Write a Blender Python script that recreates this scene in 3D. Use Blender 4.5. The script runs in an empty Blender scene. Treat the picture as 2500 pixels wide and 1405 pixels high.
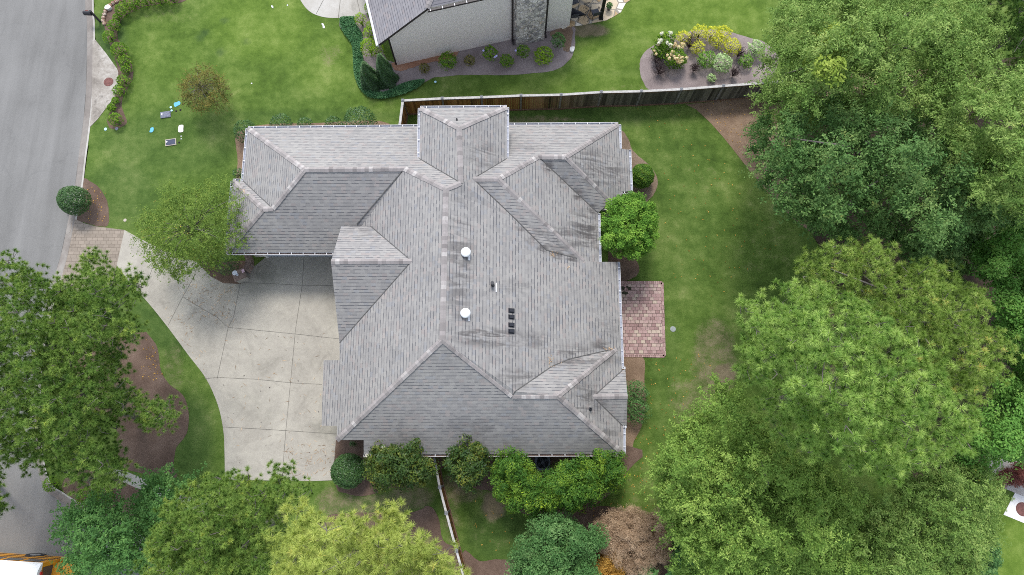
import bpy, bmesh, math, random
import numpy as np
from mathutils import Vector, Matrix

# ------------------------------------------------------------------ camera, sky, sun, exposure
SC = bpy.context.scene
COL = SC.collection
H = 40.0; F = 1667.0; T = math.radians(13.5); CX = 1250.0; CY = 702.5
cam_d = bpy.data.cameras.new('camera'); cam = bpy.data.objects.new('camera', cam_d); COL.objects.link(cam)
cam.location = (0, 0, H); cam.rotation_euler = (T, 0, 0)
cam_d.sensor_width = 36.0; cam_d.lens = 36.0 * F / 2500.0; cam_d.clip_end = 2000.0; cam_d.clip_start = 0.5
SC.camera = cam
SUN_EL = math.radians(58); SUN_AZ = math.radians(-6)      # from the top of the picture (north)
w = bpy.data.worlds.new('World'); SC.world = w; w.use_nodes = True
wn = w.node_tree; wn.nodes.clear()
sky = wn.nodes.new('ShaderNodeTexSky'); sky.sky_type = 'NISHITA'; sky.sun_disc = False
sky.sun_elevation = SUN_EL; sky.sun_rotation = SUN_AZ; sky.air_density = 1.0; sky.dust_density = 1.0
w.cycles.sampling_method = 'NONE'
hs = wn.nodes.new('ShaderNodeHueSaturation'); hs.inputs['Saturation'].default_value = 0.5
bgn = wn.nodes.new('ShaderNodeBackground'); bgn.inputs['Strength'].default_value = 0.15
wo = wn.nodes.new('ShaderNodeOutputWorld')
wn.links.new(sky.outputs[0], hs.inputs['Color']); wn.links.new(hs.outputs[0], bgn.inputs['Color']); wn.links.new(bgn.outputs[0], wo.inputs['Surface'])
sd = bpy.data.lights.new('sun', 'SUN'); sd.energy = 1.35; sd.angle = math.radians(15); sd.color = (1.0, 0.955, 0.89)
sun = bpy.data.objects.new('sun', sd); COL.objects.link(sun)
sdir = Vector((math.sin(SUN_AZ) * math.cos(SUN_EL), math.cos(SUN_AZ) * math.cos(SUN_EL), math.sin(SUN_EL)))
sun.rotation_euler = sdir.to_track_quat('Z', 'Y').to_euler()
SC.view_settings.view_transform = 'Standard'; SC.view_settings.look = 'None'
SC.view_settings.exposure = 1.2; SC.view_settings.gamma = 1.0; SC.view_settings.use_curve_mapping = False
SC.cycles.max_bounces = 6; SC.cycles.diffuse_bounces = 3; SC.cycles.glossy_bounces = 2; SC.cycles.transmission_bounces = 3
SC.cycles.transparent_max_bounces = 6; SC.cycles.use_denoising = False; SC.cycles.use_adaptive_sampling = False; SC.cycles.filter_width = 0.95; SC.cycles.sample_clamp_indirect = 1.5

RNG = np.random.default_rng(7); random.seed(7)

# ------------------------------------------------------------------ surveying: photo pixel + height -> point
def ray(u, v):
    x = (u - CX) / F; y = -(v - CY) / F
    return np.array([x, y * math.cos(T) + math.sin(T), y * math.sin(T) - math.cos(T)])
def P(u, v, z=0.0):
    d = ray(u, v); t = (z - H) / d[2]
    return np.array([d[0] * t, d[1] * t, z])
def PV(uv, z):
    uv = np.asarray(uv, float); z = np.broadcast_to(np.asarray(z, float), (len(uv),))
    x = (uv[:, 0] - CX) / F; y = -(uv[:, 1] - CY) / F
    dy = y * math.cos(T) + math.sin(T); dz = y * math.sin(T) - math.cos(T)
    t = (z - H) / dz
    return np.stack([x * t, dy * t, z], 1)
def to_px(q):
    y_, z_ = q[:, 1], q[:, 2] - H; yy = y_ * math.cos(T) + z_ * math.sin(T); zz = -y_ * math.sin(T) + z_ * math.cos(T)
    return np.stack([CX + F * q[:, 0] / -zz, CY - F * yy / -zz], 1)
def hit(u, v, pl):
    p0, n = pl; d = ray(u, v); t = np.dot(p0 - np.array([0, 0, H]), n) / np.dot(d, n)
    return np.array([0, 0, H]) + d * t
def pl3(a, b, c):
    a = np.array(a, float); n = np.cross(np.array(b) - a, np.array(c) - a); return a, n
def Z(pts, s, ox, oy):
    return [(ox + x / s, oy + y / s) for x, y in pts]
def spline(pts, n=6, closed=True):
    pts = np.array(pts, float); N = len(pts); out = []
    rng = range(N) if closed else range(N - 1)
    for i in rng:
        g = lambda k: pts[k % N] if closed else pts[min(max(k, 0), N - 1)]
        p0, p1, p2, p3 = g(i - 1), g(i), g(i + 1), g(i + 2)
        for j in range(n):
            t = j / n
            out.append(.5 * (2 * p1 + (p2 - p0) * t + (2 * p0 - 5 * p1 + 4 * p2 - p3) * t * t + (3 * p1 - p0 - 3 * p2 + p3) * t ** 3))
    if not closed: out.append(pts[-1])
    return np.array(out)
def inpoly(q, poly):
    q = np.asarray(q, float); poly = np.asarray(poly, float); x, y = q[:, 0], q[:, 1]
    r = np.zeros(len(q), bool); j = len(poly) - 1
    for i in range(len(poly)):
        xi, yi = poly[i]; xj, yj = poly[j]
        c = ((yi > y) != (yj > y)) & (x < (xj - xi) * (y - yi) / ((yj - yi) + 1e-12) + xi)
        r ^= c; j = i
    return r
def edgedist(q, poly):
    q = np.asarray(q, float); poly = np.asarray(poly, float); d = np.full(len(q), 1e9); j = len(poly) - 1
    for i in range(len(poly)):
        a, b = poly[j], poly[i]; ab = b - a; L = np.dot(ab, ab) + 1e-9
        t = np.clip(((q - a) @ ab) / L, 0, 1); d = np.minimum(d, np.linalg.norm(q - a - t[:, None] * ab, axis=1)); j = i
    return d

# ------------------------------------------------------------------ materials
def srgb(r, g, b):
    f = lambda c: (c / 255 / 12.92) if c / 255 <= .04045 else ((c / 255 + .055) / 1.055) ** 2.4
    return (f(r), f(g), f(b))
class G:
    def __init__(s, name, rough=.9, spec=.2):
        s.m = bpy.data.materials.new(name); s.m.use_nodes = True; s.t = s.m.node_tree; s.n = s.t.nodes
        s.b = s.n.get('Principled BSDF'); s.b.inputs['Roughness'].default_value = rough
        s.b.inputs['Specular IOR Level'].default_value = spec
        s.out = s.n.get('Material Output')
    def N(s, ty, **k):
        n = s.n.new(ty)
        for a, v in k.items(): setattr(n, a, v)
        return n
    def L(s, a, b): s.t.links.new(a, b); return a
    def set(s, sock, v):
        if hasattr(v, 'is_output'): s.t.links.new(v, sock)
        elif isinstance(v, tuple) and len(v) == 3 and sock.type == 'RGBA': sock.default_value = (*v, 1)
        else: sock.default_value = v
    def pos(s): return s.N('ShaderNodeNewGeometry').outputs['Position']
    def uv(s): return s.N('ShaderNodeUVMap').outputs[0]
    def attr(s, name): return s.N('ShaderNodeAttribute', attribute_name=name)
    def noise(s, scale, detail=2., rough=.5, vec=None, dist=0.):
        n = s.N('ShaderNodeTexNoise'); s.set(n.inputs['Scale'], scale); s.set(n.inputs['Detail'], detail); s.set(n.inputs['Roughness'], rough); s.set(n.inputs['Distortion'], dist)
        if vec is None: vec = s.pos()
        s.L(vec, n.inputs['Vector']); return n.outputs['Fac']
    def math(s, op, a, b=0., c=0., clamp=False):
        n = s.N('ShaderNodeMath', operation=op); n.use_clamp = clamp
        s.set(n.inputs[0], a); s.set(n.inputs[1], b); s.set(n.inputs[2], c); return n.outputs[0]
    def vmath(s, op, a, b=(0., 0., 0.)):
        n = s.N('ShaderNodeVectorMath', operation=op); s.set(n.inputs[0], a); s.set(n.inputs[1], b)
        return n.outputs['Value'] if op in ('LENGTH', 'DISTANCE', 'DOT_PRODUCT') else n.outputs[0]
    def step(s, v, a, b, lo=0., hi=1.):
        n = s.N('ShaderNodeMapRange', interpolation_type='SMOOTHSTEP'); s.set(n.inputs[0], v)
        for i, q in enumerate((a, b, lo, hi)): s.set(n.inputs[i + 1], q)
        return n.outputs[0]
    def mix(s, f, a, b, mode='MIX'):
        n = s.N('ShaderNodeMix', data_type='RGBA', blend_type=mode)
        s.set(n.inputs[0], f); s.set(n.inputs[6], a); s.set(n.inputs[7], b); return n.outputs[2]
    def ramp(s, f, stops):
        n = s.N('ShaderNodeValToRGB'); cr = n.color_ramp
        while len(cr.elements) < len(stops): cr.elements.new(.5)
        for e, (p, c) in zip(cr.elements, stops): e.position = p; e.color = (*c, 1)
        s.set(n.inputs[0], f); return n.outputs[0]
    def sep(s, v):
        n = s.N('ShaderNodeSeparateXYZ'); s.L(v, n.inputs[0]); return n.outputs
    def comb(s, x, y, z=0.):
        n = s.N('ShaderNodeCombineXYZ')
        for i, q in enumerate((x, y, z)): s.set(n.inputs[i], q)
        return n.outputs[0]
    def white(s, vec):
        n = s.N('ShaderNodeTexWhiteNoise', noise_dimensions='3D'); s.L(vec, n.inputs['Vector']); return n.outputs
    def col(s, c): s.set(s.b.inputs['Base Color'], c); return s
    def bump(s, h, strength=.5, dist=.02):
        n = s.N('ShaderNodeBump'); s.set(n.inputs['Strength'], strength); s.set(n.inputs['Distance'], dist); s.L(h, n.inputs['Height'])
        s.L(n.outputs[0], s.b.inputs['Normal']); return s
def plain(name, c, rough=.6, var=.25, scale=6., spec=.3):
    g = G(name, rough, spec); n = g.noise(scale, 4., .6)
    k = lambda f: tuple(min(1, q * f) for q in c)
    return g.col(g.ramp(n, [(.3, k(1 - var)), (.7, k(1 + var * .6))])).m

def m_grass():
    g = G('lawn_grass', .95, .1); p = g.pos(); a = g.attr('patch').outputs['Color']; sp = g.N('ShaderNodeSeparateColor'); g.L(a, sp.inputs[0])
    r, gg, bb = sp.outputs
    big = g.noise(.35, 3., .6); mid = g.noise(1.7, 4., .65); fine = g.noise(14., 3., .7); fib = g.noise(45., 2., .7)
    f = g.math('ADD', g.math('SUBTRACT', g.math('MULTIPLY', big, .75), .14), g.math('MULTIPLY', mid, .55))
    f = g.math('ADD', f, g.math('MULTIPLY', g.math('SUBTRACT', fine, .5), .34))
    f = g.math('ADD', f, g.math('MULTIPLY', g.math('SUBTRACT', fib, .5), .42)); px_, py_, _ = g.sep(p)
    cl = g.noise(5.5, 4., .7); f = g.math('ADD', f, g.math('MULTIPLY', g.math('SUBTRACT', cl, .5), .22))
    mow = g.math('ADD', g.math('MULTIPLY', g.math('SINE', g.math('MULTIPLY', py_, 5.6)), .02), g.math('MULTIPLY', g.math('SINE', g.math('MULTIPLY', g.math('ADD', px_, g.math('MULTIPLY', py_, .1)), 5.1)), .022)); f = g.math('ADD', f, g.math('MULTIPLY', mow, g.step(px_, 5., 8., .25, 1.)))
    base = g.ramp(f, [(.22, (.036, .066, .012)), (.46, (.078, .134, .024)), (.62, (.126, .185, .042)), (.8, (.215, .25, .085))])
    lush = g.ramp(f, [(.2, (.05, .1, .012)), (.5, (.115, .185, .028)), (.8, (.21, .28, .065))])
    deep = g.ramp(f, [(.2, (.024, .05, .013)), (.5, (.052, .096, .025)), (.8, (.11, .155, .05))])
    dead = g.ramp(g.math('ADD', g.math('MULTIPLY', mid, .4), g.math('MULTIPLY', fib, .6)), [(.25, (.075, .068, .035)), (.5, (.17, .14, .085)), (.72, (.32, .265, .175))])
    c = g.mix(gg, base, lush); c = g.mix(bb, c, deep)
    rr = g.math('ADD', r, g.math('MULTIPLY', g.math('SUBTRACT', g.math('ADD', g.math('MULTIPLY', mid, .5), g.math('MULTIPLY', fine, .5)), .5), 1.5))
    c = g.mix(g.math('MULTIPLY', g.step(rr, .3, .8), g.step(r, .02, .2)), c, dead)
    g.col(c); g.bump(g.math('ADD', fine, fib), .55, .05); return g.m
def m_speck(name, stops, scale=22., big=.8, bump=.4, spec=.1, bigamt=.45):
    g = G(name, .95, spec); f = g.noise(scale, 4., .75); b = g.noise(big, 3., .6); k = g.noise(scale * 3.2, 2., .8)
    q = g.math('ADD', g.math('MULTIPLY', f, .75), g.math('MULTIPLY', k, .55)); q = g.math('ADD', q, g.math('MULTIPLY', b, bigamt)); q = g.math('SUBTRACT', q, .15 + bigamt * .5)
    g.col(g.ramp(q, stops)); g.bump(f, bump, .03); return g.m
def m_asphalt():
    g = G('road_asphalt', .9, .25); fine = g.noise(38., 3., .85); p = g.pos()
    st = g.noise(1., 3., .6, g.vmath('MULTIPLY', p, (1.1, .10, 1.))); big = g.noise(.22, 3., .6)
    f = g.math('ADD', g.math('MULTIPLY', fine, .55), g.math('ADD', g.math('MULTIPLY', st, .28), g.math('MULTIPLY', big, .22)))
    c = g.ramp(f, [(.3, (.08, .078, .074)), (.5, (.168, .165, .158)), (.76, (.275, .27, .26))])
    v = g.N('ShaderNodeTexVoronoi', feature='F1'); g.set(v.inputs['Scale'], .55); g.L(p, v.inputs['Vector'])
    spots = g.math('MULTIPLY', g.step(g.math('ADD', v.outputs['Distance'], g.math('MULTIPLY', g.noise(9., 2.), .12)), .1, .16, 1., 0.), g.step(g.noise(.6, 1.), .5, .62))
    c = g.mix(g.math('MULTIPLY', spots, .75), c, (.06, .06, .06)); wv = g.N('ShaderNodeTexVoronoi', feature='DISTANCE_TO_EDGE'); g.set(wv.inputs['Scale'], .13); g.L(g.vmath('ADD', p, g.vmath('MULTIPLY', g.comb(g.noise(.8, 4.), g.noise(.9, 4., .5, g.vmath('ADD', p, (9., 4., 0.)))), (2.4, 2.4, 0.))), wv.inputs['Vector']); c = g.mix(g.math('MULTIPLY', g.step(wv.outputs['Distance'], .002, .006, 1., 0.), .12), c, (.07, .07, .07)); g.col(c); g.bump(fine, .35, .01); return g.m
def m_concrete(name, lo, mid, hi, stain_shade=.5):
    g = G(name, .85, .25); p = g.pos(); a = g.noise(.45, 5., .65, None, .6); b = g.noise(3., 5., .7, None, 1.2); f = g.noise(60., 2., .7)
    q = g.math('ADD', g.math('MULTIPLY', a, .6), g.math('ADD', g.math('MULTIPLY', b, .32), g.math('MULTIPLY', f, .12)))
    c = g.ramp(q, [(.32, lo), (.5, mid), (.68, hi)])
    st = g.step(g.noise(.8, 5., .7, None, 1.5), .56, .74); c = g.mix(g.math('MULTIPLY', st, stain_shade), c, tuple(x * .62 for x in lo))
    at = g.attr('stain_shade').outputs['Fac']; at = g.math('MULTIPLY', at, g.step(g.noise(1.6, 5., .65, None, .8), .3, .62, .35, 1.))
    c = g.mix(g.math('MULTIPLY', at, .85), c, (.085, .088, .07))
    g.col(c); g.bump(b, .1, .02); return g.m
def m_shingle(name, stains, c0=(.205, .198, .194), c1=(.268, .258, .25), c2=(.35, .336, .316)):
    g = G(name, .9, .15); u = g.uv(); x, y, _ = g.sep(u)
    row = g.math('FLOOR', g.math('DIVIDE', y, .18)); fv = g.math('FRACT', g.math('DIVIDE', y, .18)); ln = g.white(g.comb(g.math('FLOOR', g.math('ADD', g.math('DIVIDE', x, .19), g.math('MULTIPLY', g.white(g.comb(row, 8.3, 0.))[0], 7.))), row, 21.))[0]
    off = g.white(g.comb(row, 3.1, 0.))[0]
    tx = g.math('ADD', g.math('DIVIDE', x, .26), g.math('MULTIPLY', off, 9.)); tab = g.math('FLOOR', tx)
    wn_ = g.white(g.comb(tab, row, 1.)); w1 = wn_[0]; w2 = g.white(g.comb(tab, row, 7.))[0]
    big = g.noise(.5, 4., .6)
    f = g.math('ADD', g.math('MULTIPLY', w1, .3), g.math('MULTIPLY', big, .5)); f = g.math('ADD', f, .12)
    c = g.ramp(f, [(.12, c0), (.45, c1), (.9, c2)])
    tone = g.white(g.comb(tab, row, 13.))[0]
    c = g.mix(g.step(tone, .86, .9, 0., .22), c, (.36, .28, .255)); c = g.mix(g.step(tone, .06, .1, .2, 0.), c, (.22, .25, .30))
    line = g.math('MULTIPLY', g.step(fv, .14, .30, 1., 0.), g.step(ln, .2, .75, .3, .9))
    c = g.mix(line, c, (.085, .087, .098))  # dark course line paints the gap shadow at each shingle edge
    p = g.pos(); px, py, _ = g.sep(p)
    tot = None
    for (sx, sy, rx, ry, k, ax) in stains:
        d = g.vmath('LENGTH', g.vmath('MULTIPLY', g.vmath('SUBTRACT', p, (sx, sy, 0.)), (1. / rx, 1. / ry, 0.)))
        e = g.math('MULTIPLY', g.step(d, .15, 1., 1., 0.), k)
        tot = e if tot is None else g.math('MAXIMUM', tot, e)
    if tot is not None:
        wv = g.noise(1., 4., .62, g.vmath('MULTIPLY', p, (.55, 2.6, .0)), .8)
        fn = g.noise(5., 3., .7)
        s_ = g.math('MULTIPLY', tot, g.step(g.math('ADD', wv, g.math('MULTIPLY', g.math('SUBTRACT', fn, .5), .25)), .41, .6))
        c = g.mix(g.math('MULTIPLY', s_, .82), c, (.066, .06, .06))
    g.col(c); g.bump(g.math('ADD', fv, g.math('MULTIPLY', w1, .4)), .25, .012); return g.m
def m_cap():
    g = G('ridge_cap_shingle', .9, .15); t = g.attr('tint').outputs['Fac']; n = g.noise(9., 3.)
    c = g.ramp(t, [(0., (.20, .182, .178)), (.4, (.28, .258, .25)), (.75, (.32, .29, .283)), (1., (.42, .395, .38))])
    g.col(g.mix(g.step(n, .4, .8, 0., .35), c, (.2, .19, .185))); return g.m
def m_leaf(name, stops, trans=.2, rough=.6, spec=.1, gain=1.5):
    stops = [(p, tuple(min(.8, q * gain) for q in c)) for p, c in stops]
    g = G(name, rough, spec); t = g.attr('tint').outputs['Fac']; c = g.ramp(t, stops); g.col(c)
    tr = g.N('ShaderNodeBsdfTranslucent'); c2 = g.mix(1., c, (1.1, 1.15, .6), 'MULTIPLY'); g.L(c2, tr.inputs['Color'])
    mx = g.N('ShaderNodeMixShader'); mx.inputs[0].default_value = trans; g.L(g.b.outputs[0], mx.inputs[1]); g.L(tr.outputs[0], mx.inputs[2]); g.L(mx.outputs[0], g.out.inputs['Surface'])
    return g.m
def m_bark(name, c=(.09, .07, .055)):
    g = G(name, .95, .1); n = g.noise(7., 5., .7); g.col(g.ramp(n, [(.3, tuple(x * .5 for x in c)), (.7, tuple(x * 1.6 for x in c))])); g.bump(n, .6, .03); return g.m
def m_fence():
    g = G('fence_board', .85, .2); p = g.pos(); x, y, z = g.sep(p); a = g.attr('along').outputs['Fac']
    bd = g.math('FLOOR', g.math('DIVIDE', a, .14)); fr = g.math('FRACT', g.math('DIVIDE', a, .14)); w1 = g.white(g.comb(bd, 2., 0.))[0]
    gr = g.noise(1., 5., .7, g.comb(g.math('MULTIPLY', a, 18.), g.math('MULTIPLY', z, 1.3), 0.))
    q = g.math('ADD', g.math('MULTIPLY', w1, .5), g.math('MULTIPLY', gr, .5))
    warm = g.ramp(q, [(.2, (.10, .042, .012)), (.5, (.21, .095, .028)), (.8, (.32, .16, .06))])
    grey = g.ramp(q, [(.2, (.045, .042, .034)), (.5, (.09, .083, .066)), (.8, (.16, .148, .12))])
    wf = g.step(g.math('ADD', x, g.math('MULTIPLY', g.math('SUBTRACT', g.noise(.9, 2.), .5), 4.)), -1.5, 6.5)
    c = g.mix(wf, warm, grey); c = g.mix(g.step(fr, .0, .1, .75, 0.), c, (.01, .008, .006)); g.col(c); return g.m
def m_brickpat(name, bw, bh, cols, mortar, ms=.012, src='pos', rough=.85, bmp=.4, dirt=.55):
    g = G(name, rough, .2); u = g.uv() if src == 'uv' else g.pos(); x, y, _ = g.sep(u)
    row = g.math('FLOOR', g.math('DIVIDE', y, bh)); fv = g.math('FRACT', g.math('DIVIDE', y, bh))
    rx = g.math('ADD', g.math('DIVIDE', x, bw), g.math('ADD', g.math('MULTIPLY', g.math('MODULO', row, 2.), .5), g.math('MULTIPLY', g.white(g.comb(row, 5., 0.))[0], .35)))
    tb = g.math('FLOOR', rx); fu = g.math('FRACT', rx); w1 = g.white(g.comb(tb, row, 2.))[0]
    n = g.noise(3., 5., .7); c = g.ramp(g.math('ADD', g.math('MULTIPLY', w1, .8), g.math('MULTIPLY', n, .35)), cols)
    e = g.math('MINIMUM', g.math('MULTIPLY', g.math('MINIMUM', fv, g.math('SUBTRACT', 1., fv)), bh), g.math('MULTIPLY', g.math('MINIMUM', fu, g.math('SUBTRACT', 1., fu)), bw))
    l = g.step(e, ms * .4, ms, 1., 0.); c = g.mix(l, c, mortar)
    c = g.mix(g.step(g.noise(.9, 5., .7, None, 1.), .58, .75, 0., dirt), c, tuple(q * .35 for q in cols[0][1]))
    g.col(c); g.bump(g.math('SUBTRACT', 1., l), bmp, .01); return g.m
def m_stone(name, scale, cols, mortar, vec=None, w=.05, rough=.85):
    g = G(name, rough, .2); p = g.uv() if vec == 'uv' else g.pos()
    v = g.N('ShaderNodeTexVoronoi', feature='F1'); g.set(v.inputs['Scale'], scale); g.set(v.inputs['Randomness'], .9); g.L(p, v.inputs['Vector'])
    e = g.N('ShaderNodeTexVoronoi', feature='DISTANCE_TO_EDGE'); g.set(e.inputs['Scale'], scale); g.set(e.inputs['Randomness'], .9); g.L(p, e.inputs['Vector'])
    s = g.N('ShaderNodeSeparateColor'); g.L(v.outputs['Color'], s.inputs[0])
    c = g.ramp(g.math('ADD', g.math('MULTIPLY', s.outputs[0], .8), g.math('MULTIPLY', g.noise(7., 4., .7), .3)), cols)
    l = g.step(e.outputs['Distance'], w * .3, w, 1., 0.); g.col(g.mix(l, c, mortar)); g.bump(g.math('SUBTRACT', 1., l), .5, .03); return g.m

# ------------------------------------------------------------------ object helpers
def tag(o, label=None, cat=None, group=None, kind=None):
    for k, v in (('label', label), ('category', cat), ('group', group), ('kind', kind)):
        if v: o[k] = v
    return o
def root(name, loc, label, cat, group=None, rz=0.):
    o = bpy.data.objects.new(name, None); COL.objects.link(o); o.location = [float(q) for q in loc]; o.rotation_euler = (0, 0, rz); o.empty_display_size = .3
    return tag(o, label, cat, group)
def link(name, me, mat=None, parent=None, loc=None):
    o = bpy.data.objects.new(name, me); COL.objects.link(o)
    for m in (mat if isinstance(mat, (list, tuple)) else [mat]):
        if m: me.materials.append(m)
    if parent is not None:                     # meshes are written in world metres; keep them there under a moved root
        M_ = Matrix.Identity(4); q = parent; chain = []
        while q is not None: chain.append(q); q = q.parent
        for q in reversed(chain): M_ = M_ @ (Matrix.Translation(q.location) @ q.rotation_euler.to_matrix().to_4x4())
        o.parent = parent; me.transform(M_.inverted())
    return o
def arrmesh(name, verts, faces_n, idx=None, attrs=None):
    me = bpy.data.meshes.new(name); nv = len(verts); me.vertices.add(nv); me.vertices.foreach_set('co', np.asarray(verts, np.float32).ravel())
    if idx is None: idx = np.arange(nv, dtype=np.int32)
    idx = np.asarray(idx, np.int32).ravel(); nf = len(idx) // faces_n
    me.loops.add(len(idx)); me.loops.foreach_set('vertex_index', idx)
    me.polygons.add(nf); me.polygons.foreach_set('loop_start', np.arange(nf, dtype=np.int32) * faces_n)
    for k, v in (attrs or {}).items():
        v = np.asarray(v, np.float32)
        if v.ndim == 1: a = me.attributes.new(k, 'FLOAT', 'POINT'); a.data.foreach_set('value', v)
        else: a = me.attributes.new(k, 'FLOAT_COLOR', 'POINT'); a.data.foreach_set('color', v.ravel())
    me.update(calc_edges=True); return me
class MB:
    def __init__(s): s.v = []; s.f = []; s.uv = {}; s.a = []; s.mi = []
    def poly(s, pts, uv=None, tint=0., mi=0):
        i = len(s.v); s.v += [tuple(float(c) for c in p) for p in pts]; s.a += [tint] * len(pts); s.f.append(list(range(i, i + len(pts)))); s.mi.append(mi)
        if uv is not None: s.uv[len(s.f) - 1] = uv
    def obox(s, c, ex, ey, ez, tint=0., mi=0):      # half-extent vectors
        c, ex, ey, ez = (np.array(q, float) for q in (c, ex, ey, ez)); i = len(s.v)
        for a in (-1, 1):
            for b in (-1, 1):
                for d in (-1, 1): s.v.append(tuple(c + a * ex + b * ey + d * ez)); s.a.append(tint)
        for q in ((0, 1, 3, 2), (4, 6, 7, 5), (0, 4, 5, 1), (2, 3, 7, 6), (0, 2, 6, 4), (1, 5, 7, 3)): s.f.append([i + k for k in q]); s.mi.append(mi)
    def box(s, x0, x1, y0, y1, z0, z1, **k): s.obox(((x0 + x1) / 2, (y0 + y1) / 2, (z0 + z1) / 2), ((x1 - x0) / 2, 0, 0), (0, (y1 - y0) / 2, 0), (0, 0, (z1 - z0) / 2), **k)
    def bar(s, a, b, w_, h, up=(0, 0, 1), **k):
        a, b = np.array(a, float), np.array(b, float); d = b - a; L = np.linalg.norm(d); d /= L; up = np.array(up, float)
        sx = np.cross(d, up); sx = sx / np.linalg.norm(sx) if np.linalg.norm(sx) > 1e-6 else np.array([1., 0, 0]); uz = np.cross(sx, d)
        s.obox((a + b) / 2, d * L / 2, sx * w_ / 2, uz * h / 2, **k)
    def tube(s, pts, rads, n=6, tint=0., mi=0, cap=True):
        pts = [np.array(p, float) for p in pts]; base = len(s.v)
        for i, p in enumerate(pts):
            d = pts[min(i + 1, len(pts) - 1)] - pts[max(i - 1, 0)]; d = d / (np.linalg.norm(d) + 1e-9)
            ref = np.array([0, 0, 1.]) if abs(d[2]) < .9 else np.array([1., 0, 0]); x = np.cross(d, ref); x /= np.linalg.norm(x); y = np.cross(d, x)
            for k in range(n):
                an = 2 * math.pi * k / n; s.v.append(tuple(p + rads[i] * (math.cos(an) * x + math.sin(an) * y))); s.a.append(tint)
        for i in range(len(pts) - 1):
            for k in range(n):
                q = [base + i * n + k, base + i * n + (k + 1) % n, base + (i + 1) * n + (k + 1) % n, base + (i + 1) * n + k]; s.f.append(q); s.mi.append(mi)
        if cap:
            s.f.append([base + k for k in range(n)][::-1]); s.mi.append(mi); s.f.append([base + (len(pts) - 1) * n + k for k in range(n)]); s.mi.append(mi)
    def lathe(s, c, prof, n=20, axis=(0, 0, 1), **k):   # prof: (radius, height)
        ax = np.array(axis, float); ax /= np.linalg.norm(ax); ref = np.array([0, 0, 1.]) if abs(ax[2]) < .9 else np.array([1., 0, 0])
        x = np.cross(ref, ax); 
        if np.linalg.norm(x) < 1e-6: x = np.array([1., 0, 0])
        x /= np.linalg.norm(x); y = np.cross(ax, x); base = len(s.v); c = np.array(c, float)
        for r, h in prof:
            for q in range(n):
                an = 2 * math.pi * q / n; s.v.append(tuple(c + ax * h + max(r, 1e-4) * (math.cos(an) * x + math.sin(an) * y))); s.a.append(k.get('tint', 0.))
        for i in range(len(prof) - 1):
            for q in range(n): s.f.append([base + i * n + q, base + i * n + (q + 1) % n, base + (i + 1) * n + (q + 1) % n, base + (i + 1) * n + q]); s.mi.append(k.get('mi', 0))
        s.f.append([base + q for q in range(n)][::-1]); s.mi.append(k.get('mi', 0)); s.f.append([base + (len(prof) - 1) * n + q for q in range(n)]); s.mi.append(k.get('mi', 0))
    def mesh(s, name, attr='tint', smooth=False):
        me = bpy.data.meshes.new(name); me.from_pydata(s.v, [], s.f)
        a = me.attributes.new(attr, 'FLOAT', 'POINT'); a.data.foreach_set('value', np.array(s.a, np.float32))
        me.polygons.foreach_set('material_index', np.array(s.mi, np.int32))
        if s.uv:
            ul = me.uv_layers.new(name='UVMap')
            for fi, uv in s.uv.items():
                for li, q in zip(me.polygons[fi].loop_indices, uv): ul.data[li].uv = (float(q[0]), float(q[1]))
        if smooth: me.polygons.foreach_set('use_smooth', np.ones(len(s.f), bool))
        me.update(); return me
    def build(s, name, mat, parent=None, **k): return link(name, s.mesh(name, **k), mat, parent)
def sheet(name, px, z, mat, n=5, smooth=True, kind='structure', jit=0., thick=0., world=False, stain_shade=None, grid=None):
    q = spline(px, n) if smooth else np.array(px, float)
    if jit: q = q + RNG.normal(0, jit, q.shape)
    w3 = [(x, y, z) for x, y in q] if world else PV(q, z)
    bm = bmesh.new(); vs = [bm.verts.new(tuple(map(float, p))) for p in w3]; f = bm.faces.new(vs); f.normal_update()
    bmesh.ops.triangulate(bm, faces=[f], ngon_method='EAR_CLIP')
    if thick:
        r = bmesh.ops.extrude_edge_only(bm, edges=[e for e in bm.edges if e.is_boundary])
        for v in [g for g in r['geom'] if isinstance(g, bmesh.types.BMVert)]: v.co.z -= thick
    for f in bm.faces:
        f.normal_update()
        if f.normal.z < -.2: f.normal_flip()
    me = bpy.data.meshes.new(name); bm.to_mesh(me); bm.free()
    o = link(name, me, mat); return tag(o, kind=kind)

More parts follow.
